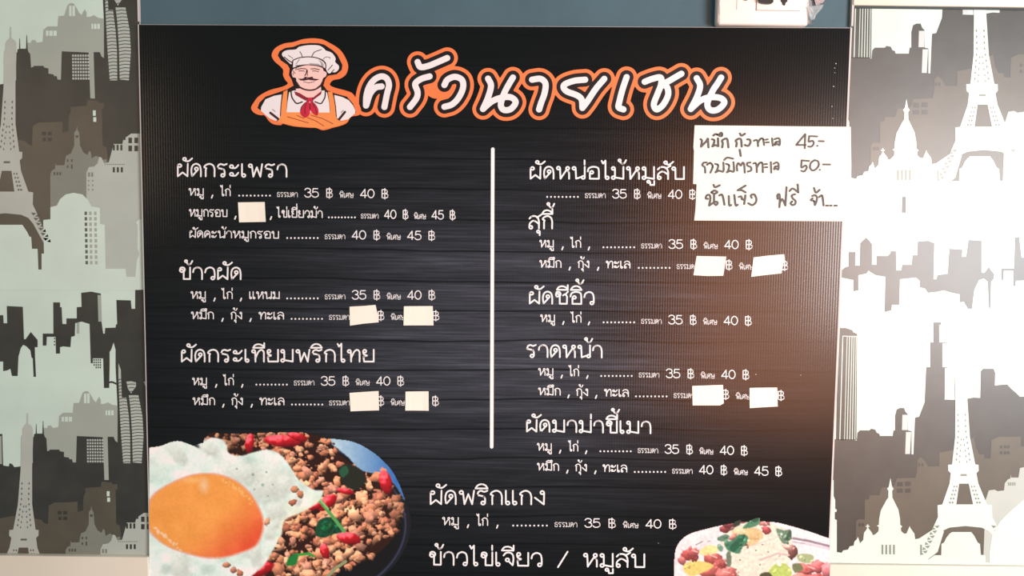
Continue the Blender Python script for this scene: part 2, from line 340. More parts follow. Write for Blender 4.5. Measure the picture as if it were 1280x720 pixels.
Rr.add('printed_taupe_town', 'taupe', [[(1069, 703), (1070, 652), (1073, 649), (1081, 649), (1081, 625), (1086, 624), (1087, 619), (1099, 619), (1102, 610), (1104, 609), (1113, 609), (1118, 607), (1121, 598), (1144, 597), (1146, 590), (1146.5, 575), (1151, 571), (1156, 576), (1160, 583), (1174, 583), (1174, 566), (1193, 562), (1217, 546), (1220, 560), (1224, 568), (1230, 568), (1231, 573), (1238, 573), (1239, 550), (1248, 546), (1276, 546), (1276, 558), (1285, 558), (1295, 560), (1295, 703)]])
Rr.add('printed_town_windows', 'dark', rects([(1121.5, 602.5, 1128.5, 608), (1131.5, 602, 1138.5, 607.5), (1121, 610.8, 1128.5, 616), (1131.5, 610.8, 1138.5, 616), (1250, 557, 1253, 560.5), (1255, 557, 1258, 560.5), (1259, 557, 1262, 560.5), (1250, 564, 1253, 568), (1255, 564, 1258, 568), (1259, 564, 1262, 568), (1073, 654, 1076, 658), (1077, 654, 1080, 658), (1148, 579, 1150, 583), (1152, 579, 1154, 583)]), extra=4)
Rr.add('printed_pale_houses', 'house', [[(1229, 703), (1232, 625), (1236, 613), (1243, 612), (1247, 614), (1255, 613), (1256, 604), (1260, 599), (1263, 598), (1263.5, 593), (1264, 597), (1273, 597), (1275, 585), (1285, 583), (1295, 583), (1295, 703)]])
Rr.add('printed_pale_house_windows', 'stone', rects([(1260+i*2.6, 603, 1261.6+i*2.6, 607) for i in range(4)]), extra=3)
fB, gB = tower(1204.3, 586.5, 1.0, -.035, -120)
Rr.add('printed_lattice_tower', 'tower', [fB], m=W['front'])
Rr.add('printed_lattice_gaps', 'taupe', [gB], extra=4, m=W['stone'])
Rr.add('printed_domed_church', 'front', [[(1030, 703), (1046, 690), (1052, 691), (1054, 688), (1060, 687), (1062, 683), (1067, 682), (1068, 677), (1071, 674), (1072.3, 671), (1073.5, 674), (1075, 679), (1079, 675), (1080, 666), (1083, 662), (1083.8, 660), (1083.8, 658.5), (1082.2, 658.5), (1082.2, 657.3), (1083.8, 657.3), (1083.8, 655.5), (1085.4, 655.5), (1085.4, 657.3), (1087, 657.3), (1087, 658.5), (1085.4, 658.5), (1085.4, 660), (1090, 666), (1091, 669), (1094, 668), (1098, 664), (1098.5, 659), (1096, 657), (1098.5, 656), (1099, 648), (1101, 638), (1108, 625), (1110.3, 622), (1110.5, 613.5), (1108.8, 611), (1111, 608), (1113, 597.5), (1115, 608), (1117, 611), (1115.2, 613.5), (1115.5, 622), (1123, 637), (1125, 648), (1125.3, 656), (1128, 658), (1126, 660), (1126.5, 664), (1130, 667), (1133, 667), (1136, 660), (1137, 657.5), (1138, 660), (1143, 667), (1144, 674), (1149, 673), (1172, 658), (1180, 664), (1172, 690), (1160, 699), (1175, 703)]], extra=-.4)
Rr.add('printed_church_windows', 'stone', rects([(1102+i*4.8, 681, 1104.2+i*4.8, 693) for i in range(4)]+[(1150.3, 681, 1152.5, 692.5)]), extra=5)
Rr.add('printed_front_buildings', 'front', [[(1150, 704), (1161, 699), (1168, 694), (1176.5, 694), (1176.8, 680), (1180, 678), (1183, 672), (1187, 667), (1190, 665), (1214, 665), (1218, 670), (1222, 678), (1225, 680), (1226, 693.5), (1231.5, 694), (1232, 704)],
        [(1237, 704), (1237, 690), (1240, 670), (1250, 652), (1262, 640), (1285, 620), (1300, 615), (1300, 704)]], extra=.5)
Rr.add('printed_spire_fragment', 'front', [[(1030, 600), (1042, 600), (1042, 620), (1044, 625), (1044, 636), (1046, 637), (1045.5, 640), (1043.5, 640), (1043.5, 649), (1046, 650), (1046, 691), (1030, 703)]], extra=-1)
Rr.add('printed_middle_skyline', 'dark', [[(1052, 340), (1053, 337), (1057, 334), (1061, 333), (1061, 315), (1069.5, 315), (1069, 332), (1075, 332), (1075.5, 304), (1083, 297), (1090, 305), (1090, 331), (1096, 331), (1096, 320), (1110, 320), (1113, 317), (1114, 314), (1120, 314), (1120.5, 338), (1127, 338), (1128, 331), (1140, 331), (1141, 319), (1147, 319), (1147.5, 302), (1160, 301), (1168, 304), (1167, 349), (1171, 349), (1172, 344), (1185, 342), (1187, 311), (1203, 312), (1202.5, 321), (1208, 321), (1211, 300), (1227, 301), (1227, 341), (1231, 341), (1236, 334), (1243, 343), (1242, 349), (1239, 352), (1238, 385), (1236.5, 385), (1235, 352), (1230, 348), (1224, 350), (1218, 362), (1215, 386), (1210, 386), (1205, 377), (1200, 378), (1200, 368), (1190, 366), (1180, 363), (1170, 365), (1160, 366), (1157, 361), (1150, 359), (1150, 351), (1145, 347), (1135, 348), (1125, 349), (1124, 381), (1115, 381), (1114, 388), (1106, 390), (1107, 346), (1095, 344), (1088, 340), (1086, 338), (1083, 342), (1073, 344), (1073, 363), (1067, 364), (1067, 350), (1052, 347)],
        [(1252, 335.5), (1268, 335.5), (1269, 297), (1274, 296), (1277, 322), (1300, 323), (1300, 350), (1270, 351), (1269, 358), (1267, 357), (1267, 338.5), (1255, 338.5), (1254, 350), (1252, 350)],
        [(1128, 246), (1132.5, 246), (1132.5, 266), (1127.5, 266)]], copies=(0,))

# ------------------------------------------------------------------ menu board
DB = .007
ZTL, ZTR = P(172.5, 30.5, DB).z, P(1064, 34.8, DB).z; ZTOP = (ZTL+ZTR)/2
def cut_top(ob):                             # the sheet's upper edge is cut a little out of level
    for v in ob.data.vertices:
        if v.co.z > ZTOP-.01: v.co.z += ZTL+(ZTR-ZTL)*(v.co.x-XL)/(XR-XL)-ZTOP
    return ob
ZBOT = P(640, 720, DB).z-.22
board = tag(empty('menu_board'), 'large black printed menu board with white lettering, orange title and two food photographs', 'menu board')
cut_top(slab('backing_sheet', XL, XR, ZBOT, ZTOP, -DB, -.0002, M['core'], board))
def board_material():
    m = bpy.data.materials.new('printed_dark_planks'); m.use_nodes = True
    nt = m.node_tree; N = nt.nodes; Lk = nt.links; b = N['Principled BSDF']
    tc = N.new('ShaderNodeTexCoord')
    def mapped(sx, sz, rot=.006):
        mp = N.new('ShaderNodeMapping'); mp.inputs['Scale'].default_value = (sx, 1, sz); mp.inputs['Rotation'].default_value = (0, rot, 0)
        Lk.new(tc.outputs['Object'], mp.inputs['Vector']); return mp
    def math_(op, a, c=None, **k):
        n = N.new('ShaderNodeMath'); n.operation = op
        for i, v in enumerate((a, c)):
            if v is None: continue
            if isinstance(v, (int, float)): n.inputs[i].default_value = v
            else: Lk.new(v, n.inputs[i])
        return n.outputs[0]
    def noise(mp, scale, detail):
        n = N.new('ShaderNodeTexNoise'); n.inputs['Scale'].default_value = scale; n.inputs['Detail'].default_value = detail; n.inputs['Roughness'].default_value = .65
        Lk.new(mp.outputs[0], n.inputs['Vector']); return n.outputs['Fac']
    fine = noise(mapped(11, 380), 1, 6)
    broad = noise(mapped(2.2, 42), 1, 3)
    blot = noise(mapped(2.5, 4), 1.5, 2)
    sep = N.new('ShaderNodeSeparateXYZ'); Lk.new(mapped(1, 1).outputs[0], sep.inputs[0])
    # dark seams between printed planks, 34 mm apart
    z = math_('MULTIPLY', sep.outputs['Z'], 1/.0345)
    zw = math_('ADD', z, math_('MULTIPLY', blot, .35))
    fr = math_('FRACT', zw)
    seam = math_('MINIMUM', math_('MULTIPLY', math_('ABSOLUTE', math_('SUBTRACT', fr, .5)), 22), 1.0)
    # the plank picture is printed lighter toward its middle
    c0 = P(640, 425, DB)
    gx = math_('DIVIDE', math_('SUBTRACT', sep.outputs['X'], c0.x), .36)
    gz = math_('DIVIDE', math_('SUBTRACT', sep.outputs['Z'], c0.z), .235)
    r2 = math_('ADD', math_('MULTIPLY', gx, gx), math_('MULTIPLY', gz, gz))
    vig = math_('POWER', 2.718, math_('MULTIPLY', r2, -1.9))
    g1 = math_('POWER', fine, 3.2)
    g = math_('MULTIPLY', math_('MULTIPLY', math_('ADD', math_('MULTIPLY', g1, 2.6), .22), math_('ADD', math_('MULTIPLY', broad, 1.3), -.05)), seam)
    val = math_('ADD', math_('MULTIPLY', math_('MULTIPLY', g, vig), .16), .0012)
    cr = N.new('ShaderNodeCombineColor')
    Lk.new(math_('MULTIPLY', val, .84), cr.inputs[0]); Lk.new(math_('MULTIPLY', val, .93), cr.inputs[1]); Lk.new(math_('MULTIPLY', val, 1.25), cr.inputs[2])
    Lk.new(cr.outputs[0], b.inputs['Base Color'])
    b.inputs['Roughness'].default_value = .215; b.inputs['Specular IOR Level'].default_value = .36
    wv = N.new('ShaderNodeTexWave'); wv.wave_type = 'BANDS'; wv.bands_direction = 'X'; wv.inputs['Scale'].default_value = 1/(.0029)*.159*2; wv.inputs['Distortion'].default_value = .0
    Lk.new(tc.outputs['Object'], wv.inputs['Vector'])
    bp = N.new('ShaderNodeBump'); bp.inputs['Strength'].default_value = .10; bp.inputs['Distance'].default_value = .0004
    Lk.new(wv.outputs['Fac'], bp.inputs['Height']); Lk.new(bp.outputs['Normal'], b.inputs['Normal'])
    return m
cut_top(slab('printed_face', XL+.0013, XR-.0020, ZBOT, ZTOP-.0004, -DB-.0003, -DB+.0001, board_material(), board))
DI = DB+.0004
def ink(k=0): return Ink(DI+.00008*k)

# ---- Thai and number glyphs as pen strokes: unit height 1; 'o' = ring, 's' = smoothed line, 'l' = straight line
o = lambda x, y, r=.12: ('o', x, y, r)
s = lambda *p: ('s', p)
l = lambda *p: ('l', p)
arch = s((.08, .03), (.03, .5), (.12, .86), (.36, 1.0), (.6, .86), (.68, .5), (.68, .02))
G = {
 'ผ': (.76, [o(.17, .85), l((.04, .85), (.04, .02), (.37, .32), (.70, .02), (.72, 1.0))]),
 'ด': (.72, [arch, o(.38, .6), l((.48, .54), (.08, .03))]),
 'ค': (.72, [arch, o(.38, .55), l((.28, .48), (.08, .03))]),
 'ศ': (.74, [arch, o(.38, .55), l((.28, .48), (.08, .03)), l((.58, .86), (.86, 1.12))]),
 'ก': (.74, [l((.12, .02), (.12, .55)), s((.12, .55), (.16, .66), (.02, .74), (.12, .9), (.38, 1.0), (.62, .88), (.72, .6), (.72, .3), (.72, .02))]),
 'ร': (.66, [s((.64, 1.0), (.45, .92), (.25, .99), (.08, .9), (.02, .68)), s((.02, .68), (.25, .63), (.44, .56), (.5, .38), (.5, .1)), o(.37, .11)]),
 'ะ': (.62, [o(.14, .8), s((.2, .68), (.42, .7), (.6, .92)), o(.14, .2), s((.2, .08), (.42, .1), (.6, .32))]),
 'เ': (.32, [l((.06, 1), (.06, .1)), o(.18, .11)]),
 'แ': (.76, [l((.06, 1), (.06, .1)), o(.18, .11), l((.50, 1), (.50, .1)), o(.62, .11)]),
 'พ': (.96, [o(.14, .87), l((.25, .82), (.34, .02), (.58, .75), (.82, .02), (.94, 1.0))]),
 'า': (.66, [s((.02, .6), (.08, .86), (.32, 1.0), (.56, .88), (.64, .55), (.64, .3), (.64, .02))]),
 'ว': (.70, [s((.02, .58), (.1, .86), (.35, 1), (.6, .88), (.68, .55), (.68, .12)), o(.55, .11)]),
 'ซ': (.88, [o(.17, .72), s((.05, .72), (.1, .96), (.27, .98), (.38, .84), (.32, .6)), l((.32, .6), (.32, .03), (.82, .03), (.83, .62)), s((.83, .62), (.7, .8), (.55, .7)), l((.72, .78), (.9, 1.02))]),
 'อ': (.80, [s((.02, .62), (.1, .88), (.4, 1), (.72, .9), (.78, .6)), l((.78, .6), (.78, .03), (.16, .03), (.16, .5)), o(.29, .55)]),
 'ห': (.90, [o(.13, .88), l((.24, .85), (.27, .02), (.68, .74)), o(.76, .87), s((.66, .72), (.82, .6), (.86, .4), (.86, .02))]),
 'น': (.88, [o(.13, .87), l((.24, .82), (.27, .03), (.70, .2)), o(.76, .13), l((.86, 1), (.86, .15))]),
 'ไ': (.50, [l((.0, 1.48), (.1, 1.26), (.26, 1.5), (.26, .12)), o(.38, .11)]),
 'ม': (.86, [o(.13, .87), l((.24, .83), (.24, .16)), o(.13, .12), l((.25, .14), (.82, .03), (.82, 1))]),
 'ส': (.84, [o(.15, .12), s((.04, .15), (.08, .42), (.3, .62), (.5, .58), (.72, .4)), s((.05, .8), (.2, .96), (.4, 1), (.64, .9), (.75, .6), (.75, .3), (.75, .02)), l((.6, .88), (.92, 1.1))]),
 'ล': (.80, [o(.15, .12), s((.04, .15), (.08, .42), (.3, .62), (.5, .58), (.72, .4)), s((.05, .8), (.2, .96), (.4, 1), (.64, .9), (.75, .6), (.75, .3), (.75, .02))]),
 'บ': (.86, [o(.13, .87), l((.24, .83), (.25, .03), (.83, .03), (.83, 1))]),
 'ษ': (.86, [o(.13, .87), l((.24, .83), (.25, .03), (.83, .03), (.83, 1)), o(.5, .5, .1), l((.6, .45), (.98, .62))]),
 'ท': (.86, [o(.13, .87), l((.24, .83), (.26, .02)), s((.26, .3), (.45, .8), (.65, .99), (.82, .85), (.84, .5), (.84, .02))]),
 'ย': (.80, [o(.16, .88), s((.05, .84), (.1, .64), (.34, .52)), s((.34, .52), (.1, .44), (.1, .25), (.12, .03)), l((.12, .03), (.78, .03), (.78, 1))]),
 'ข': (.80, [o(.2, .72), s((.07, .72), (.12, .95), (.3, .99), (.42, .84), (.34, .6)), l((.34, .6), (.34, .03), (.78, .03), (.78, 1))]),
 'จ': (.70, [s((.05, .78), (.2, .97), (.45, 1), (.64, .85), (.69, .5), (.64, .05)), l((.64, .05), (.38, .35)), o(.3, .45)]),
 'ง': (.66, [o(.5, .87), l((.62, .87), (.6, .02), (.04, .5))]),
 'ธ': (.66, [s((.62, .96), (.3, 1.0), (.06, .85), (.1, .64), (.5, .58), (.6, .42)), l((.6, .42), (.6, .03), (.08, .03), (.08, .4))]),
 '3': (.78, [s((.03, .84), (.2, 1), (.5, 1.01), (.7, .87), (.66, .63), (.4, .54)), s((.4, .54), (.7, .46), (.76, .2), (.56, .0), (.2, .0), (.01, .18))]),
 '5': (.78, [l((.7, 1), (.14, 1), (.08, .54)), s((.08, .54), (.3, .63), (.6, .6), (.76, .42), (.74, .14), (.5, .0), (.2, .0), (.01, .16))]),
 '4': (.82, [l((.58, 0), (.58, 1), (.0, .25), (.8, .25))]),
 '0': (.82, [('e', .41, .5, .40, .5)]),
 '฿': (.70, [l((.05, 0), (.05, 1), (.45, 1)), s((.45, 1), (.63, .88), (.6, .62), (.42, .52)), l((.45, .52), (.05, .52)), s((.45, .52), (.69, .4), (.69, .12), (.48, .0)), l((.48, 0), (.05, 0)), l((.36, -.13), (.36, 1.14))]),
 ',': (.12, [l((.12, .08), (.02, -.22))]), '.': (.1, [l((.05, .04), (.05, .03))]), '/': (.62, [l((.0, -.05), (.62, 1.12))]), ' ': (.75, []),
}
def marks(c, w, up):
    return {'ั': [o(w-.26, 1.36, .11), s((w-.26, 1.24), (w, 1.2), (w+.26, 1.42))],
     'ิ': [s((w-.76, 1.16), (w-.62, 1.38), (w-.38, 1.47), (w-.14, 1.38), (w-.0, 1.16)), l((w-.76, 1.16), (w-.0, 1.16))],
     'ี': [s((w-.76, 1.16), (w-.62, 1.38), (w-.38, 1.45), (w-.14, 1.36), (w-.0, 1.16)), l((w-.76, 1.16), (w-.0, 1.16), (w-.0, 1.54))],
     'ึ': [s((w-.76, 1.16), (w-.62, 1.36), (w-.38, 1.43), (w-.2, 1.36)), l((w-.76, 1.16), (w-.0, 1.16)), o(w-.08, 1.36, .12)],
     '่': [l((w-.03, 1.18+up), (w-.03, 1.52+up))],
     '้': [o(w-.3, 1.52+up, .09), s((w-.26, 1.42+up), (w-.14, 1.24+up), (w+.02, 1.3+up), (w+.14, 1.54+up))],
     'ุ': [o(w-.14, -.22, .10), l((w-.03, -.2), (w-.03, -.5))],
     'ู': [o(w-.42, -.2, .10), l((w-.31, -.22), (w-.29, -.46), (w-.03, -.46), (w-.03, -.14))]}[c]
MARK = 'ัิีึุู่้'
def layout(t):
    x = 0; out = []; base = (0, 0); up = 0; end = 0
    for c in t:
        if c in MARK:
            out.append((base[0], marks(c, base[1], up)))
            if c in 'ิีึั': up = .42
            continue
        w_, g = G[c]
        out.append((x, g)); base = (x, w_); up = 0
        end = x+w_; x += w_+(.17 if c not in '345 0' else .12)
    return out, end
def write(ik, text, x0, x1, yb, h, wd):
    """set a run of text from x0 to x1; yb = function giving the base line"""
    out, end = layout(text); sx = (x1-x0-wd)/max(end, .01)
    def q(gx, x, y): X = x0+wd/2+(gx+x)*sx; return (X, yb(X)-wd/2-y*(h-wd))
    for gx, g in out:
        for it in g:
            if it[0] == 'o': ik.stroke([q(gx, it[1]+it[3]*math.cos(a*math.pi/4.5)*min(1, h/max(sx, 1e-3)), it[2]+it[3]*math.sin(a*math.pi/4.5)) for a in range(9)], wd*.92, closed=True)
            elif it[0] == 'e': ik.stroke([q(gx, it[1]+it[3]*math.cos(a*math.pi/10)*1.0, it[2]+it[4]*math.sin(a*math.pi/10)) for a in range(20)], wd, closed=True)
            elif it[0] == 's': ik.stroke([q(gx, *p) for p in smooth(it[1], 4)], wd)
            else: ik.stroke([q(gx, *p) for p in it[1]], wd)
def ramp(x0, y0, x1, y1): return lambda x: y0+(y1-y0)*(x-x0)/(x1-x0)

for t, x0, x1, y0, y1, h in [
    ('ผัดกระเพรา', 220.5, 359.5, 221.6, 222.4, 18), ('ข้าวผัด', 222.5, 302.5, 350.2, 350.4, 17), ('ผัดกระเทียมพริกไทย', 225.5, 468.5, 453.3, 453.4, 17.2),
    ('ผัดหน่อไม้หมูสับ', 661.5, 856.5, 224.6, 225.2, 17.4), ('สุกี้', 660, 691.5, 287, 287, 18), ('ผัดซีอิ้ว', 660.5, 743.5, 380.7, 381.5, 17.4),
    ('ราดหน้า', 657.5, 753.5, 447.5, 448.3, 17.4), ('ผัดมาม่าขี้เมา', 657, 814.5, 540.6, 543, 17), ('ผัดพริกแกง', 536.5, 682, 631.5, 631.8, 19.3), ('ข้าวไข่เจียว / หมูสับ', 535, 807, 707.2, 710.4, 18.6)]:
    ik = ink(); write(ik, t, x0, x1, ramp(x0, y0, x1, y1), h, 2.0); ik.build('menu_heading', M['lettering'], board)

TAIL = [(0, 38.3, '.'), (47, 73, 'ธรรมดา'), (81, 99.3, 'n1'), (108, 116.6, '฿'), (124.6, 142.3, 'พิเศษ'), (150.6, 168.8, 'n2'), (177, 185.8, '฿')]
def row(parts, D0, end, y0, y1, n1, n2, h=9.9, skip=()):
    """one price line: item words, dotted leader, ordinary price, large price"""
    xs = parts[0][1] if parts else D0
    yb = ramp(xs, y0, end, y1); k = (end-D0)/185.8
    ik = ink()
    for t, a, b in parts:
        if t == ',': ik.stroke([(a+.8, yb(a)-1.2), (a-.5, yb(a)+2.2)], 1.7)
        else: write(ik, t, a, b, yb, h, 1.22)
    for a, b, t in TAIL:
        a = D0+a*k; b = D0+b*k
        if t == '.':
            for i in range(9): ik.disc(a+(b-a)*i/8, yb(a)-1.1, 1.15, n=8)
        elif t == 'n1':
            if n1: write(ik, n1, a, b, yb, 11.6, 1.2)
        elif t == 'n2':
            if n2: write(ik, n2, a, b, yb, 11.6, 1.2)
        elif t == '฿': write(ik, t, a, b, yb, 11.4, 1.15)
        else: write(ik, t, a, b, yb, 6.2, .62)
    ik.build('price_line', M['lettering'], board)
def MK(a, b, c, d, e, f=None, x=0):       # หมู , ไก่ ,
    r = [('หมู', a, b), (',', c, c), ('ไก่', d, e)]
    return r+([(',', f, f)] if f else [])
def SQ(a, b, c, d, e, f, g, h): return [('หมึก', a, b), (',', c, c), ('กุ้ง', d, e), (',', f, f), ('ทะเล', g, h)]
row(MK(235.5, 255, 265, 275, 288.5), 299, 485.3, 244.8, 248, '35', '40')
row([('หมูกรอบ', 236, 284.5), (',', 294, 294), (',', 338.5, 338.5), ('ไข่เยี่ยวม้า', 345.5, 403.5)], 411, 569.3, 271, 274.5, '40', '45')
row([('ผัดคะน้าหมูกรอบ', 236.5, 349)], 359, 543.8, 297.6, 300.2, '40', '45')
row(MK(238, 257.5, 268, 276.5, 291, 301)+[('แหนม', 311, 350)], 359, 544, 373.8, 374.6, '35', '40')
row(SQ(238.5, 267.5, 278, 288, 303, 313, 323, 355.5), 364.5, 549, 399.2, 400.4, '', '')
row(MK(240, 259, 270, 278.5, 292.5, 302.7), 320.5, 505, 481.8, 482, '35', '40')
row(SQ(240.5, 269, 279, 289, 304, 314.5, 324, 356), 365, 548.5, 506.6, 507, '', '')
row([], 684, 870, 247.2, 248.8, '35', '40')
row(MK(674, 692.5, 703, 712.5, 726.6, 736), 754.3, 940.5, 309.6, 311.6, '35', '40')
row(SQ(674, 702, 712, 722, 737, 747.5, 757, 788.5), 798.5, 985, 334.8, 337.6, '', '')
row(MK(675, 694, 704, 713, 727, 736), 754.5, 939.5, 402.8, 406.8, '35', '40')
row(MK(672.5, 692, 702, 710.5, 724, 734), 751.5, 936.5, 469.7, 474.2, '35', '40')
row(SQ(672.5, 701, 710.5, 720, 735.5, 745, 755, 786.5), 795, 980.5, 494.2, 500.2, '', '')
row(MK(671, 690, 700, 710, 723, 732.5), 750.5, 934.5, 563.5, 569.2, '35', '40')
row(SQ(671, 699, 709, 718.7, 734, 744, 753, 784.5), 793.5, 977.5, 588.3, 595, '40', '45')
row(MK(552.6, 573.8, 584.8, 595.3, 610.3, 621.4), 641.5, 845.5, 656.8, 661, '35', '40', 10.8)
ink().stroke([(616, 186.5), (614.6, 558.5)], 4.4).build('divider_bar', M['lettering'], board)
for x, y, r in ((1045, 79.5, .9), (1043.5, 85, .7), (1043.5, 91, .6), (1042, 108, .9), (1040, 133, .8), (1041, 148, .7), (1001, 469, .6), (823, 679, .5), (945, 468, .8), (1005, 351, .5)): ink().disc(x, y, r, r*.6, 7, .6).build('scuff_mark', M['core'], board)

# ---- title lettering: brush strokes with a black outline and an orange outer line
def z1(*p): return [(300+x/4, 30+y/4) for x, y in p]
def z2(*p): return [(600+x/3.765, 30+y/3.765) for x, y in p]
title = [z1((722, 415), (735, 350), (745, 305), (733, 272), (705, 262), (670, 280), (645, 315), (632, 360), (630, 408)), z1((632, 405), (650, 350), (678, 318), (708, 312)),
 z1((948, 262), (905, 275), (876, 300), (888, 340), (882, 372), (850, 415)), z1((888, 190), (902, 215), (940, 210), (985, 192), (1036, 170)),
 z1((1022, 305), (1038, 278), (1075, 264), (1110, 280), (1115, 320), (1092, 370), (1060, 402), (1022, 414)),
 z2((38, 257), (52, 290), (38, 345), (14, 400)), z2((14, 400), (55, 365), (100, 347), (145, 345), (168, 368), (145, 400), (112, 404), (98, 380), (112, 330), (135, 285), (155, 252)),
 z2((245, 262), (285, 258), (308, 280), (304, 325), (288, 370), (278, 402)),
 z2((495, 262), (440, 268), (395, 288), (405, 315), (455, 335), (478, 355), (482, 395)), z2((482, 395), (505, 365), (545, 305), (585, 258)),
 z2((690, 250), (670, 310), (656, 365), (652, 392), (675, 402)),
 z2((775, 272), (812, 258), (850, 252), (852, 285), (835, 330), (818, 378), (832, 402), (862, 380), (885, 335), (882, 300), (868, 283), (900, 262), (948, 234)),
 z2((1020, 255), (1036, 290), (1022, 340), (992, 400)), z2((992, 400), (1035, 362), (1080, 345), (1130, 348), (1150, 370), (1120, 402), (1085, 405), (1070, 375), (1095, 315), (1118, 280), (1135, 252))]
for nm, wd, mm, k in (('title_outline', 26.5, 'orange', 1), ('title_shadow', 17.5, 'black', 2)):
    ink(k).field([smooth(p, 5) for p in title]+([[(545, 110), (552, 100)]] if k == 1 else []), wd).build(nm, M[mm], board)
for grp in ((0, 1), (2,), (3,), (4,), (5, 6), (7,), (8, 9), (10,), (11,), (12, 13)):
    ink(3).field([smooth(title[g], 5) for g in grp], 7.6, .8).build('title_letter', M['ewhite'], board)

# ---- chef emblem
def E(*p): return [(335+x/11.07, 45+y/11.07) for x, y in p]
def F(*p): return [(310+x/9.14, 100+y/9.14) for x, y in p]
badge = ink(4).poly(smooth(E((600, 32), (480, 45), (350, 85), (240, 100), (140, 140), (80, 190), (50, 270), (90, 350), (160, 410), (210, 470), (208, 540), (240, 610), (275, 655))
   + F((400, 75), (250, 115), (130, 180), (70, 250), (35, 320), (70, 375), (140, 402), (190, 405), (240, 470), (300, 508), (380, 515), (400, 500), (520, 530), (700, 545), (780, 548), (850, 574), (920, 562), (960, 548), (1050, 525), (1130, 490), (1180, 420), (1270, 400), (1290, 330), (1210, 170), (1130, 125), (1000, 90), (935, 55))
   + E((900, 612), (1000, 590), (1080, 530), (1110, 430), (1090, 340), (1030, 230), (960, 160), (860, 100), (760, 50), (680, 35)), 3, True)).build('chef_emblem', M['orange'], board)
badge['label'] = 'round-edged orange emblem of a moustached chef with folded arms'
ink(5).poly(E((580, 97), (450, 110), (350, 150), (240, 165), (160, 210), (135, 270), (180, 340), (270, 400), (300, 450), (290, 540), (330, 610), (355, 690))
   + F((510, 70), (450, 105), (350, 140), (200, 190), (130, 260), (108, 320), (150, 350), (250, 440), (330, 470), (400, 440), (500, 300), (900, 300), (1000, 440), (1060, 470), (1150, 440), (1235, 365), (1200, 270), (1130, 190), (980, 150), (900, 115), (868, 70))
   + E((765, 690), (790, 600), (830, 550), (950, 530), (1020, 470), (1030, 400), (1000, 340), (960, 260), (900, 200), (780, 120), (700, 100))).build('emblem_backing', M['black'], badge)
sh = ink(6)
sh.poly(F((385, 165), (300, 180), (200, 220), (150, 310), (148, 350), (200, 400), (250, 440), (320, 467), (362, 440), (372, 350)))
sh.poly(F((985, 170), (1080, 195), (1150, 230), (1200, 290), (1228, 352), (1222, 382), (1140, 450), (1060, 467), (1012, 430), (1003, 330)))
sh.poly(F((470, 140), (452, 250), (440, 368), (935, 372), (925, 250), (905, 150), (880, 120), (520, 120)))
sh.build('chef_shirt', M['ewhite'], badge)
ik = ink(7)
ik.poly(F((405, 133), (452, 112), (445, 250), (440, 368), (940, 372), (928, 250), (912, 132), (962, 140), (990, 250), (1004, 340), (1012, 440), (1060, 475), (1140, 470), (1050, 520), (930, 545), (850, 562), (780, 545), (700, 540), (520, 520), (400, 495), (330, 480), (362, 440), (375, 350), (388, 240)))
ik.build('chef_apron', M['eorange'], badge)
ik = ink(8)
for p in (F((450, 420), (570, 455), (690, 490)), F((720, 402), (850, 440), (970, 500)), F((680, 430), (780, 470), (865, 525)), F((560, 405), (640, 440))): ik.stroke(p, .8)
ik.build('apron_creases', M['eredd'], badge)
ik = ink(8)
for p in (F((255, 375), (345, 445)), F((1040, 450), (1108, 365))): ik.stroke(p, 3.0)
for p in (F((280, 335), (312, 362)), F((1060, 375), (1090, 345))): ik.stroke(p, .6)
ik.stroke(smooth(F((490, 115), (500, 190), (525, 235), (560, 268), (620, 250))), 1.7)
ik.stroke(smooth(F((884, 120), (880, 190), (860, 235), (830, 270), (765, 248))), 1.5)
ik.stroke(F((392, 150), (376, 300), (370, 410)), 1.1); ik.stroke(F((975, 150), (1000, 300), (1010, 420)), 1.1)
ik.build('shirt_outlines', M['eline'], badge)
ink(7).poly(F((545, 100), (560, 150), (640, 205), (700, 220), (760, 200), (835, 130), (835, 80))).build('chef_neck', M['eskin'], badge)
ik = ink(9)
ik.poly(F((528, 128), (545, 172), (660, 238), (682, 205), (590, 150))); ik.poly(F((738, 205), (742, 232), (835, 162), (845, 122)))
ik.build('scarf_band', M['eredd'], badge)
ik = ink(10)
ik.poly(F((680, 200), (735, 200), (740, 248), (672, 250)))
ik.poly(smooth(F((672, 245), (620, 290), (598, 345), (602, 390), (650, 432), (698, 400), (712, 330), (705, 262)), 3, True))
ik.poly(smooth(F((712, 255), (702, 320), (735, 375), (790, 408), (806, 350), (785, 295), (742, 250)), 3, True))
ik.build('chef_scarf', M['ered'], badge)
ik = ink(11)
for p in (F((665, 260), (650, 330), (652, 380)), F((702, 262), (712, 330)), F((735, 262), (770, 320), (785, 380)), F((680, 202), (672, 250)), F((738, 200), (742, 248)), F((600, 350), (610, 310), (650, 262))): ik.stroke(p, .8)
ik.build('scarf_folds', M['eline'], badge)
ik = ink(8)
ik.poly(smooth(E((400, 440), (520, 405), (640, 410), (750, 440), (768, 480), (808, 505), (803, 555), (762, 585), (742, 650), (690, 700), (620, 732), (530, 735), (450, 700), (400, 650), (385, 580), (345, 570), (328, 510), (350, 460)), 3, True))
ik.build('chef_face', M['eskin'], badge)
ik = ink(9)
ik.stroke(smooth(E((395, 640), (450, 715), (550, 748), (640, 742), (715, 700), (755, 635))), 1.9)
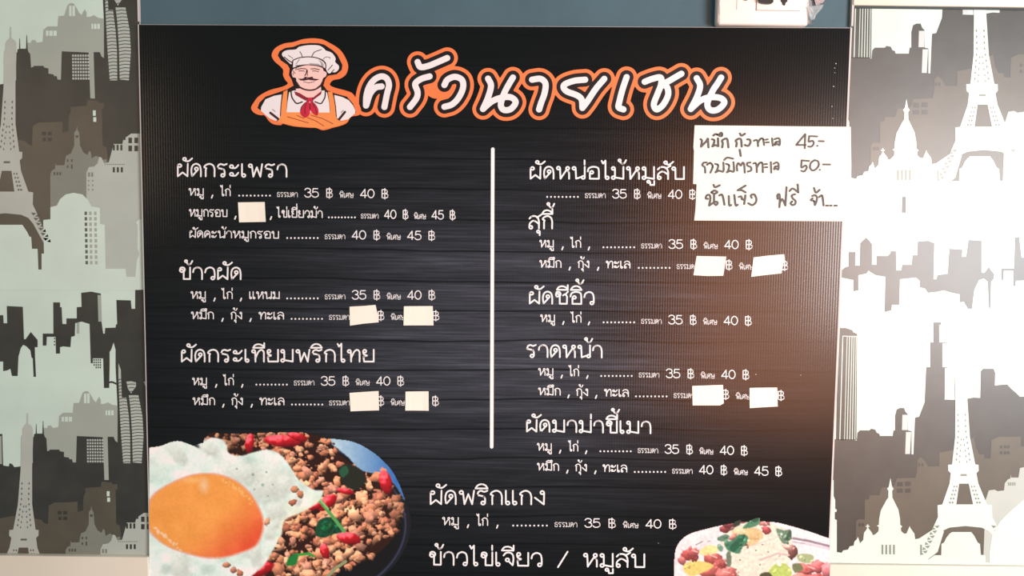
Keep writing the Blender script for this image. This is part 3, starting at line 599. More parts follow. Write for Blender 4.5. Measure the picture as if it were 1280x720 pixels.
for p, wd in ((E((405, 462), (460, 450), (528, 456)), 1.1), (E((595, 456), (650, 452), (712, 466)), 1.1), (E((425, 485), (470, 482), (505, 488)), .9), (E((615, 484), (655, 484), (700, 492)), .9), (E((538, 470), (528, 520), (510, 548)), 1.3), (E((545, 470), (545, 550)), .9), (E((510, 570), (560, 580), (615, 570)), 1.4), (E((348, 480), (375, 520)), .8), (E((395, 425), (385, 470)), .9), (E((490, 632), (565, 650), (645, 630)), .7), (E((350, 510), (345, 540)), .7)): ik.stroke(p, wd)
ik.poly(E((415, 590), (470, 592), (510, 575), (545, 590), (590, 565), (640, 590), (715, 598), (660, 618), (600, 612), (560, 606), (500, 618), (450, 615)))
ik.build('chef_moustache_and_brows', M['eline'], badge)
ik = ink(9)
ik.poly(smooth(E((385, 185), (430, 150), (560, 126), (700, 130), (770, 168), (800, 200), (870, 225), (910, 262), (937, 315), (930, 360), (980, 412), (975, 465), (930, 502), (885, 500), (840, 518), (800, 450), (800, 370), (720, 310), (550, 290), (350, 330), (325, 392), (270, 350), (230, 310), (193, 262), (210, 220), (270, 195)), 3, True))
ik.build('chef_hat', M['ewhite'], badge)
ink(10).poly(E((345, 335), (440, 305), (560, 292), (680, 308), (765, 352), (795, 400), (790, 452), (740, 425), (620, 405), (520, 400), (420, 413), (345, 438))).build('hat_band', M['ewhite'], badge)
ik = ink(11)
ik.poly(E((690, 330), (745, 352), (772, 395), (765, 440), (735, 425), (730, 370))); ik.poly(E((560, 375), (700, 385), (740, 420), (600, 402)))
ik.build('hat_shading', M['egrey'], badge)
ik = ink(12)
for p, wd in ((E((345, 335), (440, 300), (560, 288), (680, 304), (770, 350), (800, 400), (795, 460)), 1.2), (E((385, 410), (420, 410), (520, 398), (620, 403), (740, 423), (790, 455)), 1.0), (E((440, 215), (462, 250), (475, 292)), .8), (E((608, 280), (645, 222), (740, 187)), .9), (E((762, 322), (800, 292), (855, 295), (855, 312)), .6), (E((832, 472), (892, 402)), .9), (E((225, 290), (280, 335), (335, 368)), 1.2), (E((280, 265), (345, 310)), .6), (E((385, 390), (435, 325)), .6), (E((880, 500), (915, 465)), .9), (E((345, 340), (340, 440)), .9)): ik.stroke(smooth(p, 3), wd)
ik.build('hat_creases', M['eline'], badge)

# ---- printed food photographs: flat prints, colours held per vertex
def inpoly(X, Y, pts):
    r = np.zeros(X.shape, bool); n = len(pts)
    for i in range(n):
        (x1, y1), (x2, y2) = pts[i], pts[(i+1) % n]
        c = ((y1 > Y) != (y2 > Y))
        with np.errstate(divide='ignore', invalid='ignore'): xx = (x2-x1)*(Y-y1)/((y2-y1) if y2 != y1 else 1e-9)+x1
        r ^= c & (X < xx)
    return r
def blur(a, n=1):
    for _ in range(n):
        p = np.pad(a, [(1, 1), (1, 1)]+[(0, 0)]*(a.ndim-2), mode='edge')
        a = (p[:-2, 1:-1]+p[2:, 1:-1]+p[1:-1, :-2]+p[1:-1, 2:]+2*p[1:-1, 1:-1])/6
    return a
def vnoise(X, Y, cell, seed):
    g = np.random.RandomState(seed).rand(80, 80)
    u = (X/cell) % 78; v = (Y/cell) % 78
    i = u.astype(int); j = v.astype(int); f = u-i; h = v-j
    f = f*f*(3-2*f); h = h*h*(3-2*h)
    return g[j, i]*(1-f)*(1-h)+g[j, i+1]*f*(1-h)+g[j+1, i]*(1-f)*h+g[j+1, i+1]*f*h
class Canvas:
    def __init__(s, x0, y0, x1, y1, st=.8):
        xs = np.arange(x0, x1+1e-6, st); ys = np.arange(y0, y1+1e-6, st)
        s.X, s.Y = np.meshgrid(xs, ys); s.C = np.zeros(s.X.shape+(3,)); s.M = np.zeros(s.X.shape, bool)
    def fill(s, m, col, soft=1):
        m = blur(m.astype(float), soft) if soft else m.astype(float)
        s.C = s.C*(1-m[..., None])+np.array(col, float)*m[..., None]
        s.M |= m > .5
    def lump(s, cx, cy, rx, ry, a, col, seed, rough=.22, lo=.38, hi=1.25, spec=.0, edge=.12):
        dx = s.X-cx; dy = s.Y-cy; ca, sa = math.cos(a), math.sin(a)
        u = (dx*ca+dy*sa)/rx; v = (-dx*sa+dy*ca)/ry
        nz = vnoise(s.X+seed*13.7, s.Y+seed*7.1, 3.2, 5)-.5
        r = np.sqrt(u*u+v*v)*(1+rough*nz*2)
        m = np.clip((1-r)/edge, 0, 1)
        if m.max() <= 0: return
        z = np.sqrt(np.clip(1-r*r, 0, 1))
        nx = (u*ca-v*sa); ny = (u*sa+v*ca)
        sh = np.clip(.45*z-.25*nx-.50*ny+.35, 0, 1)+nz*.25
        f = lo+(hi-lo)*np.clip(sh, 0, 1)
        c = np.array(col, float)*f[..., None]
        if spec: c += 255*spec*np.clip((sh-.75)/.25, 0, 1)[..., None]
        s.C = s.C*(1-m[..., None])+np.clip(c, 0, 255)*m[..., None]
    def line(s, pts, wd, col):
        d = np.full(s.X.shape, 1e9)
        for (ax, ay), (bx, by) in zip(pts, pts[1:]):
            t = np.clip(((s.X-ax)*(bx-ax)+(s.Y-ay)*(by-ay))/max((bx-ax)**2+(by-ay)**2, 1e-9), 0, 1)
            d = np.minimum(d, np.hypot(s.X-ax-t*(bx-ax), s.Y-ay-t*(by-ay)))
        m = np.clip((wd/2-d)/.8+.5, 0, 1)[..., None]
        s.C = s.C*(1-m)+np.array(col, float)*m
    def mesh(s, name, parent, label, k=1):
        ny, nx = s.X.shape
        idx = np.arange(nx*ny).reshape(ny, nx)
        mq = s.M[:-1, :-1] & s.M[1:, :-1] & s.M[:-1, 1:] & s.M[1:, 1:]
        q = np.stack([idx[:-1, :-1], idx[1:, :-1], idx[1:, 1:], idx[:-1, 1:]], -1)[mq]
        used = np.unique(q); remap = np.zeros(nx*ny, int); remap[used] = np.arange(len(used)); q = remap[q]
        d = DI+.00008*k
        V = np.stack([s.X-640, -(s.Y-360), np.full(s.X.shape, -FPX)], -1).reshape(-1, 3)[used] @ np.array(ROT).T
        t = (-d-CAM.y)/V[:, 1]; co = np.array(CAM)+V*t[:, None]
        me = bpy.data.meshes.new(name)
        me.from_pydata(co.tolist(), [], q.tolist())
        ca = me.color_attributes.new('print', 'FLOAT_COLOR', 'POINT')
        c = lin(np.clip(s.C.reshape(-1, 3)[used], 0, 255))
        ca.data.foreach_set('color', np.concatenate([c, np.ones((len(c), 1))], 1).astype(np.float32).ravel())
        m = bpy.data.materials.new(name); m.use_nodes = True; b = m.node_tree.nodes['Principled BSDF']
        at = m.node_tree.nodes.new('ShaderNodeAttribute'); at.attribute_name = 'print'
        m.node_tree.links.new(at.outputs['Color'], b.inputs['Base Color']); b.inputs['Roughness'].default_value = .45; b.inputs['Specular IOR Level'].default_value = .3
        me.materials.append(m); ob = link(bpy.data.objects.new(name, me), parent); ob['label'] = label
        return ob
# 1: minced pork with fried egg on a dark blue rimmed plate
c = Canvas(186.6, 538, 516, 724)
X, Y = c.X, c.Y
plate = ((X-330)/184)**2+((Y-655)/112)**2 < 1
c.fill(plate, (17, 17, 21), 2)
rim = plate & (((X-328)/176)**2+((Y-657)/106)**2 > 1)
c.fill(rim, (26, 27, 36), 2)
for rr_, cc_ in ((1.0, (52, 60, 86)),):
    c.line([(328+179*math.cos(a/20), 656+109*math.sin(a/20)) for a in range(-21, 26)], 2.2, cc_)
blue = inpoly(X, Y, smooth([(408, 549), (425, 549), (445, 553), (468, 566), (488, 585), (500, 606), (506, 625), (494, 606), (478, 594), (452, 588), (436, 572), (424, 562)], 4, True))
c.fill(blue, (120, 165, 205), 2)
bl = blur(blue.astype(float), 2)[..., None]*np.clip((vnoise(X, Y, 5, 3)*.5+.75), 0, 1.2)[..., None]
gr = np.clip((X-410)/85, 0, 1)[..., None]
c.C = c.C*(1-bl)+((1-gr)*np.array([200, 230, 244])+gr*np.array([58, 116, 190]))*bl
mreg = smooth([(255, 548), (285, 542), (320, 541), (352, 540), (385, 541), (408, 548), (418, 562), (438, 578), (452, 590), (478, 594), (492, 612), (499, 640), (494, 668), (474, 690), (446, 706), (420, 716), (395, 740), (180, 740), (240, 640)], 4, True)
mince = inpoly(X, Y, mreg)
c.fill(mince, (48, 24, 20), 1)
pal = [(206, 146, 112), (192, 128, 98), (220, 164, 128), (180, 112, 88), (212, 140, 104), (196, 138, 116)]
rs = random.Random(5); pts = []
while len(pts) < 760:
    x, y = rs.uniform(258, 500), rs.uniform(541, 724)
    if bool(inpoly(np.array([[x]]), np.array([[y]]), mreg)[0, 0]): pts.append((x, y))
pts.sort(key=lambda p: p[1]+rs.uniform(-40, 40))
for i, (x, y) in enumerate(pts):
    sz = (rs.uniform(3.6, 8.2) if y > 575 else rs.uniform(3, 6))*(.7 if i % 3 else 1)
    edge = ((x-380)/118)**2+((y-640)/100)**2
    dim = 1.06-.30*min(1, max(0, edge-.45))
    col = np.array(pal[rs.randrange(6)])*dim*rs.uniform(.92, 1.2)
    c.lump(x, y, sz*rs.uniform(.95, 1.6), sz*rs.uniform(.75, 1), rs.uniform(-1.5, 1.5), col, i, .5, .26, 1.14, .05, .2)
    if rs.random() < .5: c.lump(x+rs.uniform(-3, 3), y+rs.uniform(-3, 2), sz*.5, sz*.42, 0, col*1.08, i+500, .3, .5, 1.15)
def chili(x, y, rx, ry, a, seed): c.lump(x, y, rx, ry, a, (205, 28, 42), seed, .08, .45, 1.1, .35)
def leaf(pts, col): c.fill(inpoly(X, Y, smooth(pts, 4, True)), col, 1)
leaf([(424, 586), (436, 580), (452, 588), (458, 600), (446, 612), (430, 606)], (38, 42, 36)); leaf([(424, 588), (432, 582), (436, 590), (428, 597)], (40, 92, 66))
chili(312, 554, 6, 13, .1, 1); chili(354, 551, 25, 8, .05, 2); chili(372, 546, 14, 5, .3, 9); chili(482, 603, 8, 16, -.25, 3)
chili(409, 628, 15, 8, -.7, 4); chili(395, 632, 11, 5, -.4, 10); chili(436, 673, 16, 8, .2, 5); chili(406, 689, 6, 11, -.3, 6); chili(325, 712, 19, 9, -.35, 7); chili(432, 614, 12, 4, .2, 12)
leaf([(394, 668), (398, 652), (410, 646), (424, 650), (428, 664), (416, 668), (404, 672)], (24, 78, 52))
for i in range(16): c.lump(rs.uniform(397, 425), rs.uniform(650, 669), rs.uniform(2, 6), rs.uniform(1.2, 3), rs.uniform(-1.5, 1.5), (rs.uniform(12, 40), rs.uniform(70, 125), rs.uniform(46, 84)), 300+i, .6, .4, 1.2, 0, .5)
c.line([(398, 624), (408, 636), (419, 650), (430, 664)], 4.2, (96, 168, 92)); c.line([(398, 622), (410, 636)], 2.6, (150, 200, 130))
c.line([(360, 706), (368, 694), (386, 692), (392, 695)], 3.4, (66, 160, 70)); leaf([(358, 706), (362, 696), (372, 693), (371, 704), (366, 707)], (34, 130, 60))
c.line([(432, 702), (420, 710), (408, 722)], 4, (150, 158, 118))
# egg white and rice
eg = smooth([(186, 559), (200, 557), (214, 552), (225, 551), (240, 556), (250, 560), (256, 552), (264, 547), (276, 549), (283, 556), (286, 566), (300, 570), (318, 565), (335, 562), (350, 568), (362, 582), (374, 600), (392, 612), (404, 614), (397, 628), (378, 640), (356, 650), (352, 668), (340, 690), (330, 706), (310, 724)], 5)+[(186, 730), (180, 728), (180, 559)]
egm = inpoly(X, Y, eg); b = blur(egm.astype(float), 2)[..., None]
n1 = vnoise(X, Y, 26, 8)*.55+vnoise(X, Y, 9, 9)*.3+vnoise(X, Y, 3.2, 10)*.15
tone = np.clip((n1-.5)*2.2, -1, 1)[..., None]
ecol = np.array([212, 232, 227])+tone*np.array([26, 16, 18])
lobe = np.clip((vnoise(X+30, Y+10, 17, 21)-.5)*3, -1, 1)[..., None]; gyy = np.gradient(blur(lobe[..., 0], 4), axis=0)[..., None]
ecol = (ecol-gyy*190)*1.10
yl = np.clip((X-330)/50, 0, 1)*np.clip((Y-610)/40, 0, 1)
ecol = ecol*(1-.5*yl[..., None])+np.array([222, 226, 176])*.5*yl[..., None]
c.C = c.C*(1-b)+np.clip(ecol, 0, 255)*b; c.M |= egm
for i, (x, y, rx, ry) in enumerate([(335, 602, 30, 34), (300, 590, 30, 18), (345, 638, 16, 13), (260, 560, 22, 10), (220, 566, 24, 10), (335, 665, 14, 10), (318, 690, 26, 12), (225, 706, 34, 15), (372, 622, 14, 8), (356, 604, 16, 14), (345, 655, 9, 7)]):
    c.lump(x, y, rx, ry, .2*i, (222, 236, 230), 700+i, .14, .84, 1.06, 0, .5)
for x, y, r in ((316, 593, 2.2), (333, 590, 2), (328, 606, 2.6), (318, 612, 1.8), (341, 606, 1.8), (335, 620, 1.6), (296, 586, 1.8)): c.lump(x, y, r, r, 0, (150, 178, 172), int(x), .3, .9, 1.05, 0, .6)
for i, (x, y) in enumerate([(368, 612), (376, 618), (334, 652), (366, 628), (350, 700), (292, 712), (283, 706), (300, 716), (352, 676), (358, 660)]): c.lump(x, y, 5, 4.2, i, pal[i % 6], 900+i, .3, .5, 1.15)
# yolk
th = [(186, 633), (192, 620), (205, 610), (225, 600), (245, 594), (268, 593.5), (290, 600), (308, 613), (320, 630), (328, 650), (326, 668), (318, 682), (300, 690), (280, 695.5), (258, 696), (235, 691), (210, 682), (192, 668), (186, 655)]
rimp = smooth([(x+(x-255)*.03, y+(y-645)*.04) for x, y in th], 4, True)
c.fill(inpoly(X, Y, rimp), (238, 178, 160), 2)
yk = blur(inpoly(X, Y, smooth(th, 4, True)).astype(float), 2)[..., None]
t = np.clip(((X-270)*.75+(Y-640)*.8)/62, 0, 1)[..., None]**1.4
ycol = np.array([247, 166, 82])*(1-t)+np.array([238, 96, 62])*t+(vnoise(X, Y, 14, 4)[..., None]-.5)*14
c.C = c.C*(1-yk)+np.clip(ycol, 0, 255)*yk
gl = np.clip(1-np.hypot((X-255)/9, (Y-607)/14), 0, 1)[..., None]*.9; c.C = c.C*(1-gl)+np.array([252, 214, 176])*gl
gl = np.clip(1-np.hypot((X-240)/22, (Y-600)/5), 0, 1)[..., None]*.6; c.C = c.C*(1-gl)+np.array([252, 210, 150])*gl
for i in range(26):
    t_ = rs.uniform(0, 1); c.lump(272+t_*44+rs.uniform(-2, 2), 598+t_*t_*20+t_*12+rs.uniform(-2, 2), rs.uniform(1.5, 3.4), rs.uniform(1, 2.2), rs.random()*3, (250, 190, 118), 40+i, .4, .93, 1.05, 0, .9)
for i in range(22):
    t_ = rs.uniform(0, 1); c.lump(190+t_*34+rs.uniform(-2, 2), 657+t_*28+rs.uniform(-3, 3), rs.uniform(2, 4), rs.uniform(1.2, 2.6), rs.random()*3, (250, 212, 180), 70+i, .4, .93, 1.05, 0, .9)
c.C *= (1+(vnoise(X, Y, 2.2, 31)[..., None]-.5)*.05)
c.M &= (X > 186)
c.mesh('food_photograph', board, 'printed photograph of a fried egg on minced meat with red chillies')
# 2: white dish with rice mound and meat
c = Canvas(841, 642, 1037.5, 724)
X, Y = c.X, c.Y
dish = inpoly(X, Y, smooth([(842.5, 724), (842.5, 700), (845, 684), (852, 674), (864, 666), (898, 657), (930, 652), (965, 652), (985, 656), (1012, 664), (1038, 673)], 4)+[(1040, 724)])
c.fill(dish, (246, 238, 244), 1)
c.C += (vnoise(X, Y, 20, 2)[..., None]-.5)*8
c.line([(992, 673), (1010, 676), (1038, 683)], 3, (150, 132, 148)); c.line([(990, 677), (1015, 681), (1038, 687)], 1.8, (196, 180, 198)); c.line([(1008, 680), (1038, 686)], 2.6, (222, 206, 222))
def lf(p, col): c.fill(inpoly(X, Y, smooth(p, 3, True)), col, 1)
lf([(906, 722), (912, 694), (900, 676), (915, 658), (945, 652), (968, 656), (985, 664), (992, 690), (984, 706), (975, 724)], (238, 232, 214))
for i in range(60):
    a = rs.random()*6.28; r = rs.random()**.5
    x, y = 947+r*38*math.cos(a), 694+r*26*math.sin(a)
    c.lump(x, y, rs.uniform(3, 6), rs.uniform(2, 4), rs.random()*3, (242, 236, 216), i, .3, .86, 1.05, 0, .5)
lf([(915, 664), (930, 660), (948, 661), (954, 670), (944, 680), (934, 682), (922, 674)], (240, 200, 140)); c.lump(925, 664, 8, 4, .1, (246, 222, 170), 3, .2, .9, 1.05)
c.lump(938, 668, 12, 7, .3, (242, 196, 132), 4, .2, .85, 1.06)
for x, y, rx, ry, a, col in [(907, 661, 8, 6, -.3, (140, 50, 58)), (913, 656, 9, 5, -.2, (120, 44, 50)), (956, 652, 7, 7, .4, (206, 112, 112)), (958, 663, 7, 5, .5, (176, 62, 66)), (950, 649, 5, 4, 0, (214, 120, 118)), (930, 651, 7, 3, -.2, (180, 90, 90)), (916, 671, 6, 3, -.6, (200, 120, 110)), (928, 680, 7, 3, .1, (160, 80, 66)),
     (862, 694, 12, 8, .1, (172, 60, 58)), (866, 690, 9, 6, .1, (196, 84, 84)), (893, 699, 13, 9, .3, (178, 74, 68)), (900, 706, 9, 8, .2, (160, 60, 56)), (887, 714, 14, 8, -.2, (190, 84, 78)), (908, 718, 15, 9, 0, (196, 96, 92)), (853, 701, 6, 5, .8, (190, 96, 96)),
     (991, 690, 6, 9, .2, (120, 66, 60)), (985, 684, 8, 4, .3, (200, 150, 138)), (1006, 712, 12, 8, .1, (198, 84, 82)), (1022, 708, 10, 8, .1, (204, 92, 94)), (1034, 712, 8, 10, .1, (210, 110, 120)), (1000, 722, 12, 6, 0, (206, 110, 100)), (1018, 722, 12, 6, 0, (190, 80, 78))]:
    c.lump(x, y, rx, ry, a, col, int(x+y), .2, .62, 1.22, .12)
for p, col in [([(855, 706), (868, 701), (884, 703), (892, 708), (878, 716), (866, 720), (856, 716)], (244, 222, 110)), ([(874, 690), (884, 682), (898, 684), (894, 692), (880, 694)], (248, 234, 150)),
     ([(906, 678), (914, 676), (924, 668), (934, 670), (934, 678), (928, 684), (924, 692), (914, 690), (908, 686)], (60, 140, 104)), ([(918, 690), (928, 678), (932, 668), (924, 672), (912, 684)], (28, 104, 72)),
     ([(897, 672), (906, 668), (912, 670), (908, 676), (898, 676)], (90, 140, 116)), ([(898, 680), (904, 684), (902, 690), (897, 686)], (110, 160, 136)), ([(928, 660), (938, 650), (950, 647), (948, 656), (936, 660)], (70, 146, 104)), ([(938, 650), (948, 647), (946, 653)], (40, 90, 66)), ([(918, 652), (926, 650), (924, 657), (917, 657)], (44, 60, 46)),
     ([(970, 661), (980, 663), (988, 662), (989, 672), (982, 680), (976, 676)], (104, 140, 114)), ([(980, 676), (986, 664), (989, 664), (988, 674)], (60, 96, 72)), ([(996, 694), (1008, 692), (1018, 696), (1012, 704), (1000, 702)], (168, 188, 132)), ([(962, 712), (972, 704), (984, 706), (990, 716), (984, 724), (962, 724)], (190, 220, 96)), ([(990, 706), (1000, 704), (1004, 712), (994, 716)], (120, 130, 84)), ([(950, 718), (960, 715), (966, 722), (952, 724)], (84, 80, 52)), ([(908, 692), (913, 690), (914, 706), (909, 708)], (110, 130, 106))]: lf(p, col)
for i in range(150):
    x, y = rs.uniform(850, 1037), rs.uniform(650, 724)
    j = int((y-642)/.8); k = int((x-841)/.8)
    if not (0 <= j < c.C.shape[0] and 0 <= k < c.C.shape[1]): continue
    q = c.C[j, k]
    if q.max()-q.min() < 26 or q.max() < 60: continue
    c.lump(x, y, rs.uniform(1.5, 4.2), rs.uniform(1, 2.6), rs.uniform(-1.5, 1.5), q*rs.uniform(.72, 1.3), i, .5, .6, 1.25, .1, .4)
for p_ in ([(866, 688), (872, 690)], [(888, 694), (896, 697)], [(1010, 708), (1018, 711)], [(904, 714), (912, 716)], [(954, 650), (958, 655)]): c.line(p_, 1.6, (238, 190, 186))
c.C *= (1+(vnoise(X, Y, 2.4, 33)[..., None]-.5)*.12)
c.line([(870, 681), (878, 677)], 1.2, (130, 130, 140)); c.line([(884, 677), (888, 676)], .9, (150, 150, 160)); c.line([(940, 682), (976, 670)], .8, (206, 196, 180)); c.line([(950, 700), (972, 692), (986, 694)], 2.6, (214, 190, 186))
for x, y in ((953, 681), (945, 688), (960, 690), (925, 700), (950, 706)): c.lump(x, y, 1.5, 1, 0, (130, 140, 110), 1, .1, .9, 1.1)
gy_ = c.C.mean(axis=2, keepdims=True); c.C = (gy_+(c.C-gy_)*.80)*.94
c.mesh('food_photograph', board, 'printed photograph of rice and red meat pieces on a white dish')

# ------------------------------------------------------------------ paper patches and notes lying on the board
def sheet(name, pts, d0, th, m, parent=None, curl=0.0, n=10):
    """cut paper: outline with thickness, very slightly bowed off the board"""
    bm = bmesh.new()
    base = [P(x, y, d0) for x, y in pts]
    cx = sum(p.x for p in base)/len(base); cz = sum(p.z for p in base)/len(base)
    mx = max(abs(p.x-cx) for p in base); mz = max(abs(p.z-cz) for p in base)
    vs = [bm.verts.new((p.x, -d0-th, p.z)) for p in base]
    f = bm.faces.new(vs)
    bmesh.ops.triangulate(bm, faces=[f])
    bmesh.ops.subdivide_edges(bm, edges=bm.edges[:], cuts=3, use_grid_fill=True)
    for v in bm.verts:
        e = max(0, abs(v.co.x-cx)/mx-.6)/.4
        v.co.y -= curl*e*e*(.4+.6*abs(math.sin(v.co.z*70)))
    bm.normal_update()
    for f in bm.faces:
        if f.normal.y > 0: f.normal_flip()
    ret = bmesh.ops.extrude_face_region(bm, geom=bm.faces[:])
    back = [g for g in ret['geom'] if isinstance(g, bmesh.types.BMVert)]
    # the extruded copy becomes the front, the first layer the back
    for v in back: v.co.y -= th*.5
    bmesh.ops.recalc_face_normals(bm, faces=bm.faces[:])
    me = bpy.data.meshes.new(name); bm.to_mesh(me); bm.free(); me.materials.append(m)
    return link(bpy.data.objects.new(name, me), parent)
DP = DI+.00015
patches = [
 ([(297.7, 253), (331, 252.5), (332.5, 277.3), (299.2, 277.9)], 'square white paper patch between two commas in the second line of the top left section'),
 ([(437, 383.3), (454, 382.4), (469.5, 381.1), (472, 392), (473.6, 402.8), (455, 404.5), (437.5, 407), (438.6, 402), (440, 394), (438.8, 387)], 'ragged white patch over the ordinary price under the fried rice heading'),
 ([(505, 382.8), (541, 382.5), (542, 406.7), (504.5, 406.7)], 'neat white patch over the large price under the fried rice heading'),
 ([(437, 491), (473.3, 488.6), (474, 512.8), (438.3, 514)], 'slightly tilted white patch over the ordinary price in the lowest line of the left column'),
 ([(507, 489.4), (535.8, 489), (536, 513.3), (506.7, 513)], 'narrow white patch over the large price in the lowest line of the left column'),
 ([(870.7, 320), (907.7, 320.7), (904, 344.7), (885, 345), (866.7, 344), (869.0, 336)], 'slanted white patch over the ordinary price in the second section of the right column'),
 ([(941.7, 321.7), (960, 319.5), (980, 317.7), (980.7, 323), (978.5, 332), (976.7, 341.7), (955, 344), (938.7, 346), (942.5, 338), (944, 329)], 'torn tilted white patch over the large price in the second section of the right column'),
 ([(865, 482.3), (903.7, 481), (904.7, 504), (900, 506.7), (865.7, 506.7)], 'white patch with a clipped lower right corner in the fourth section of the right column'),
 ([(936.7, 484.7), (971.3, 484.3), (972, 508), (937, 510)], 'clean-cut white patch over the large price in the fourth section of the right column'),
]
for pts_, lab in patches:
    tag(sheet('paper_patch', pts_, DP, .0002, M['paper'], curl=.0006), lab, 'paper patch', 'white paper patches covering old prices on the menu board')
n1_ = sheet('price_note', [(868.3, 156.7), (930, 157.2), (1000, 158), (1063.3, 158.6), (1063, 163), (1061.8, 166), (1063.4, 180), (1064, 205), (1063.6, 234), (1000, 233), (930, 231.8), (866.3, 230), (866.8, 212), (868.2, 205), (867.6, 190), (866.6, 184), (868.4, 178)], DP, .0002, M['paper'], curl=.0004)
tag(n1_, 'upper white paper note with two handwritten prices, 45 and 50, at the board\'s right edge', 'note')
n2_ = sheet('ice_note', [(870.6, 229.5), (930, 230.5), (1062, 234), (1061.5, 250), (1057, 262), (1054.2, 276.6), (990, 276.2), (867.6, 275.6), (869.2, 262), (870, 246)], DP+.0003, .0002, M['paper'], curl=.0003)
tag(n2_, 'lower white paper strip with one handwritten line ending in dots, below the price note', 'note')
def hw(note, items, d):
    strokes = []
    for (ox, oy, k), wd, ss in items:
        for p in ss:
            q = [(ox+x/k, oy+y/k) for x, y in p]
            strokes.append((wd, smooth(q, 4) if len(q) > 2 else q))
    # words: strokes whose spans nearly touch on the same line
    rows = {}
    for wd, q in strokes:
        ym = sum(p[1] for p in q)/len(q)
        rows.setdefault('a' if ym < 195 else 'b', []).append((min(p[0] for p in q), max(p[0] for p in q), wd, q))
    for r in rows.values():
        r.sort(key=lambda t: t[0]); words = [[r[0]]]; end = r[0][1]
        for it in r[1:]:
            if it[0]-end > 4.2: words.append([])
            words[-1].append(it); end = max(end, it[1])
        for wds in words:
            ik = Ink(d)
            for _, _, wd, q in wds: ik.stroke(q, wd)
            ik.build('handwritten_word', M['marker'], note)
A, B_, C_, D_ = (865, 155, 10.28), (975, 155, 10.29), (865, 215, 10.28), (960, 215, 10.28)
dash = lambda x, y: [(x, y), (x+4, y)]
hw(n1_, [(A, 2.7, [[(112, 195), (128, 215), (118, 292)], [(118, 292), (150, 258), (185, 222), (205, 188), (208, 230), (213, 300)],
  [(258, 195), (288, 208), (282, 250), (264, 288)], [(264, 288), (300, 272), (335, 285)], [(335, 185), (340, 285)],
  [(275, 148), (305, 130), (345, 140), (375, 112), (390, 132), (380, 156), (350, 150)], [(390, 300), (397, 245), (388, 215), (420, 192), (455, 197), (470, 300)],
  [(570, 290), (577, 240), (563, 215), (600, 190), (633, 202), (640, 290)], [(618, 122), (638, 150), (682, 125)], [(615, 332), (628, 410)],
  [(712, 197), (745, 202), (752, 240), (725, 280), (680, 270)]]),
 (A, 2.4, [[(797, 215), (830, 205), (846, 230), (850, 285)], [(850, 240), (880, 192), (915, 192), (928, 270)], [(948, 202), (975, 197)], [(952, 237), (988, 235)],
  [(1030, 185), (1040, 280)], [(1062, 195), (1110, 182), (1132, 210), (1125, 272), (1095, 255), (1066, 270), (1080, 232), (1122, 228)],
  [(190, 495), (152, 498), (133, 530), (165, 555), (172, 625)], [(195, 525), (235, 500), (268, 545), (238, 625)],
  [(300, 512), (338, 530), (325, 590), (303, 622)], [(303, 622), (350, 600), (405, 608), (405, 495)], [(440, 512), (478, 530), (470, 590), (450, 622)], [(450, 622), (490, 602), (540, 608), (535, 490)],
  [(415, 462), (455, 432), (530, 446)], [(582, 600), (578, 540), (598, 502), (630, 535), (650, 497), (672, 520), (680, 625)], [(752, 495), (712, 502), (715, 535), (758, 555), (762, 595), (718, 612)],
  [(790, 508), (820, 502), (832, 545), (835, 620)], [(835, 560), (870, 502), (905, 505), (912, 620)], [(933, 517), (965, 515)], [(938, 557), (970, 555)], [(1015, 490), (1020, 625)],
  [(1050, 512), (1090, 492), (1115, 520), (1110, 585), (1082, 570), (1058, 582), (1070, 547), (1108, 543)]]),
 (B_, 2.3, [[(320, 312), (326, 130)], [(326, 130), (210, 268)], [(210, 270), (332, 270)], [(480, 160), (380, 156)], [(378, 156), (372, 228), (418, 215), (436, 250), (405, 290), (365, 290)], dash(480, 281), [(500, 220), (565, 222)],
  [(376, 476), (282, 468)], [(280, 468), (278, 560), (330, 532), (346, 565), (312, 610), (275, 602)], [(445, 465), (400, 500), (388, 560), (420, 598), (465, 580), (500, 530), (490, 480), (445, 465)], dash(512, 590), [(556, 520), (645, 521)]])], DP+.0007)
hw(n2_, [(C_, 2.6, [[(205, 345), (178, 338), (190, 302), (225, 295), (238, 340), (222, 428)], [(222, 432), (265, 402), (310, 382), (332, 398), (310, 425), (290, 408)], [(285, 290), (284, 395)],
  [(250, 262), (288, 238), (328, 258), (288, 280), (250, 262)], [(278, 165), (300, 196), (358, 170)], [(352, 302), (385, 290), (402, 330), (418, 420)], [(475, 310), (480, 425), (505, 425)], [(545, 295), (562, 425), (590, 420)],
  [(603, 320), (635, 315), (645, 350), (640, 345), (672, 360)], [(672, 412), (688, 300)], [(690, 175), (588, 235)], [(588, 235), (640, 235), (690, 262)], [(768, 332), (760, 300), (800, 288), (828, 340), (820, 392), (775, 425), (725, 402)]]),
 (D_, 2.5, [[(125, 345), (122, 300), (145, 285), (155, 330), (148, 452)], [(150, 405), (185, 348), (225, 430)], [(225, 430), (240, 195)], [(350, 285), (308, 302), (320, 340), (355, 372), (350, 412), (315, 425), (292, 402), (312, 378)], [(278, 245), (320, 212), (385, 258)], [(390, 262), (384, 160)],
  [(570, 308), (610, 298), (632, 332), (622, 385), (605, 425)], [(605, 420), (590, 372), (552, 362), (575, 338)], [(593, 205), (617, 265), (665, 230)], [(660, 322), (692, 300), (705, 335), (715, 430)], [(748, 432), (772, 432)], [(800, 432), (818, 432)], [(855, 432), (885, 432)]])], DP+.0010)

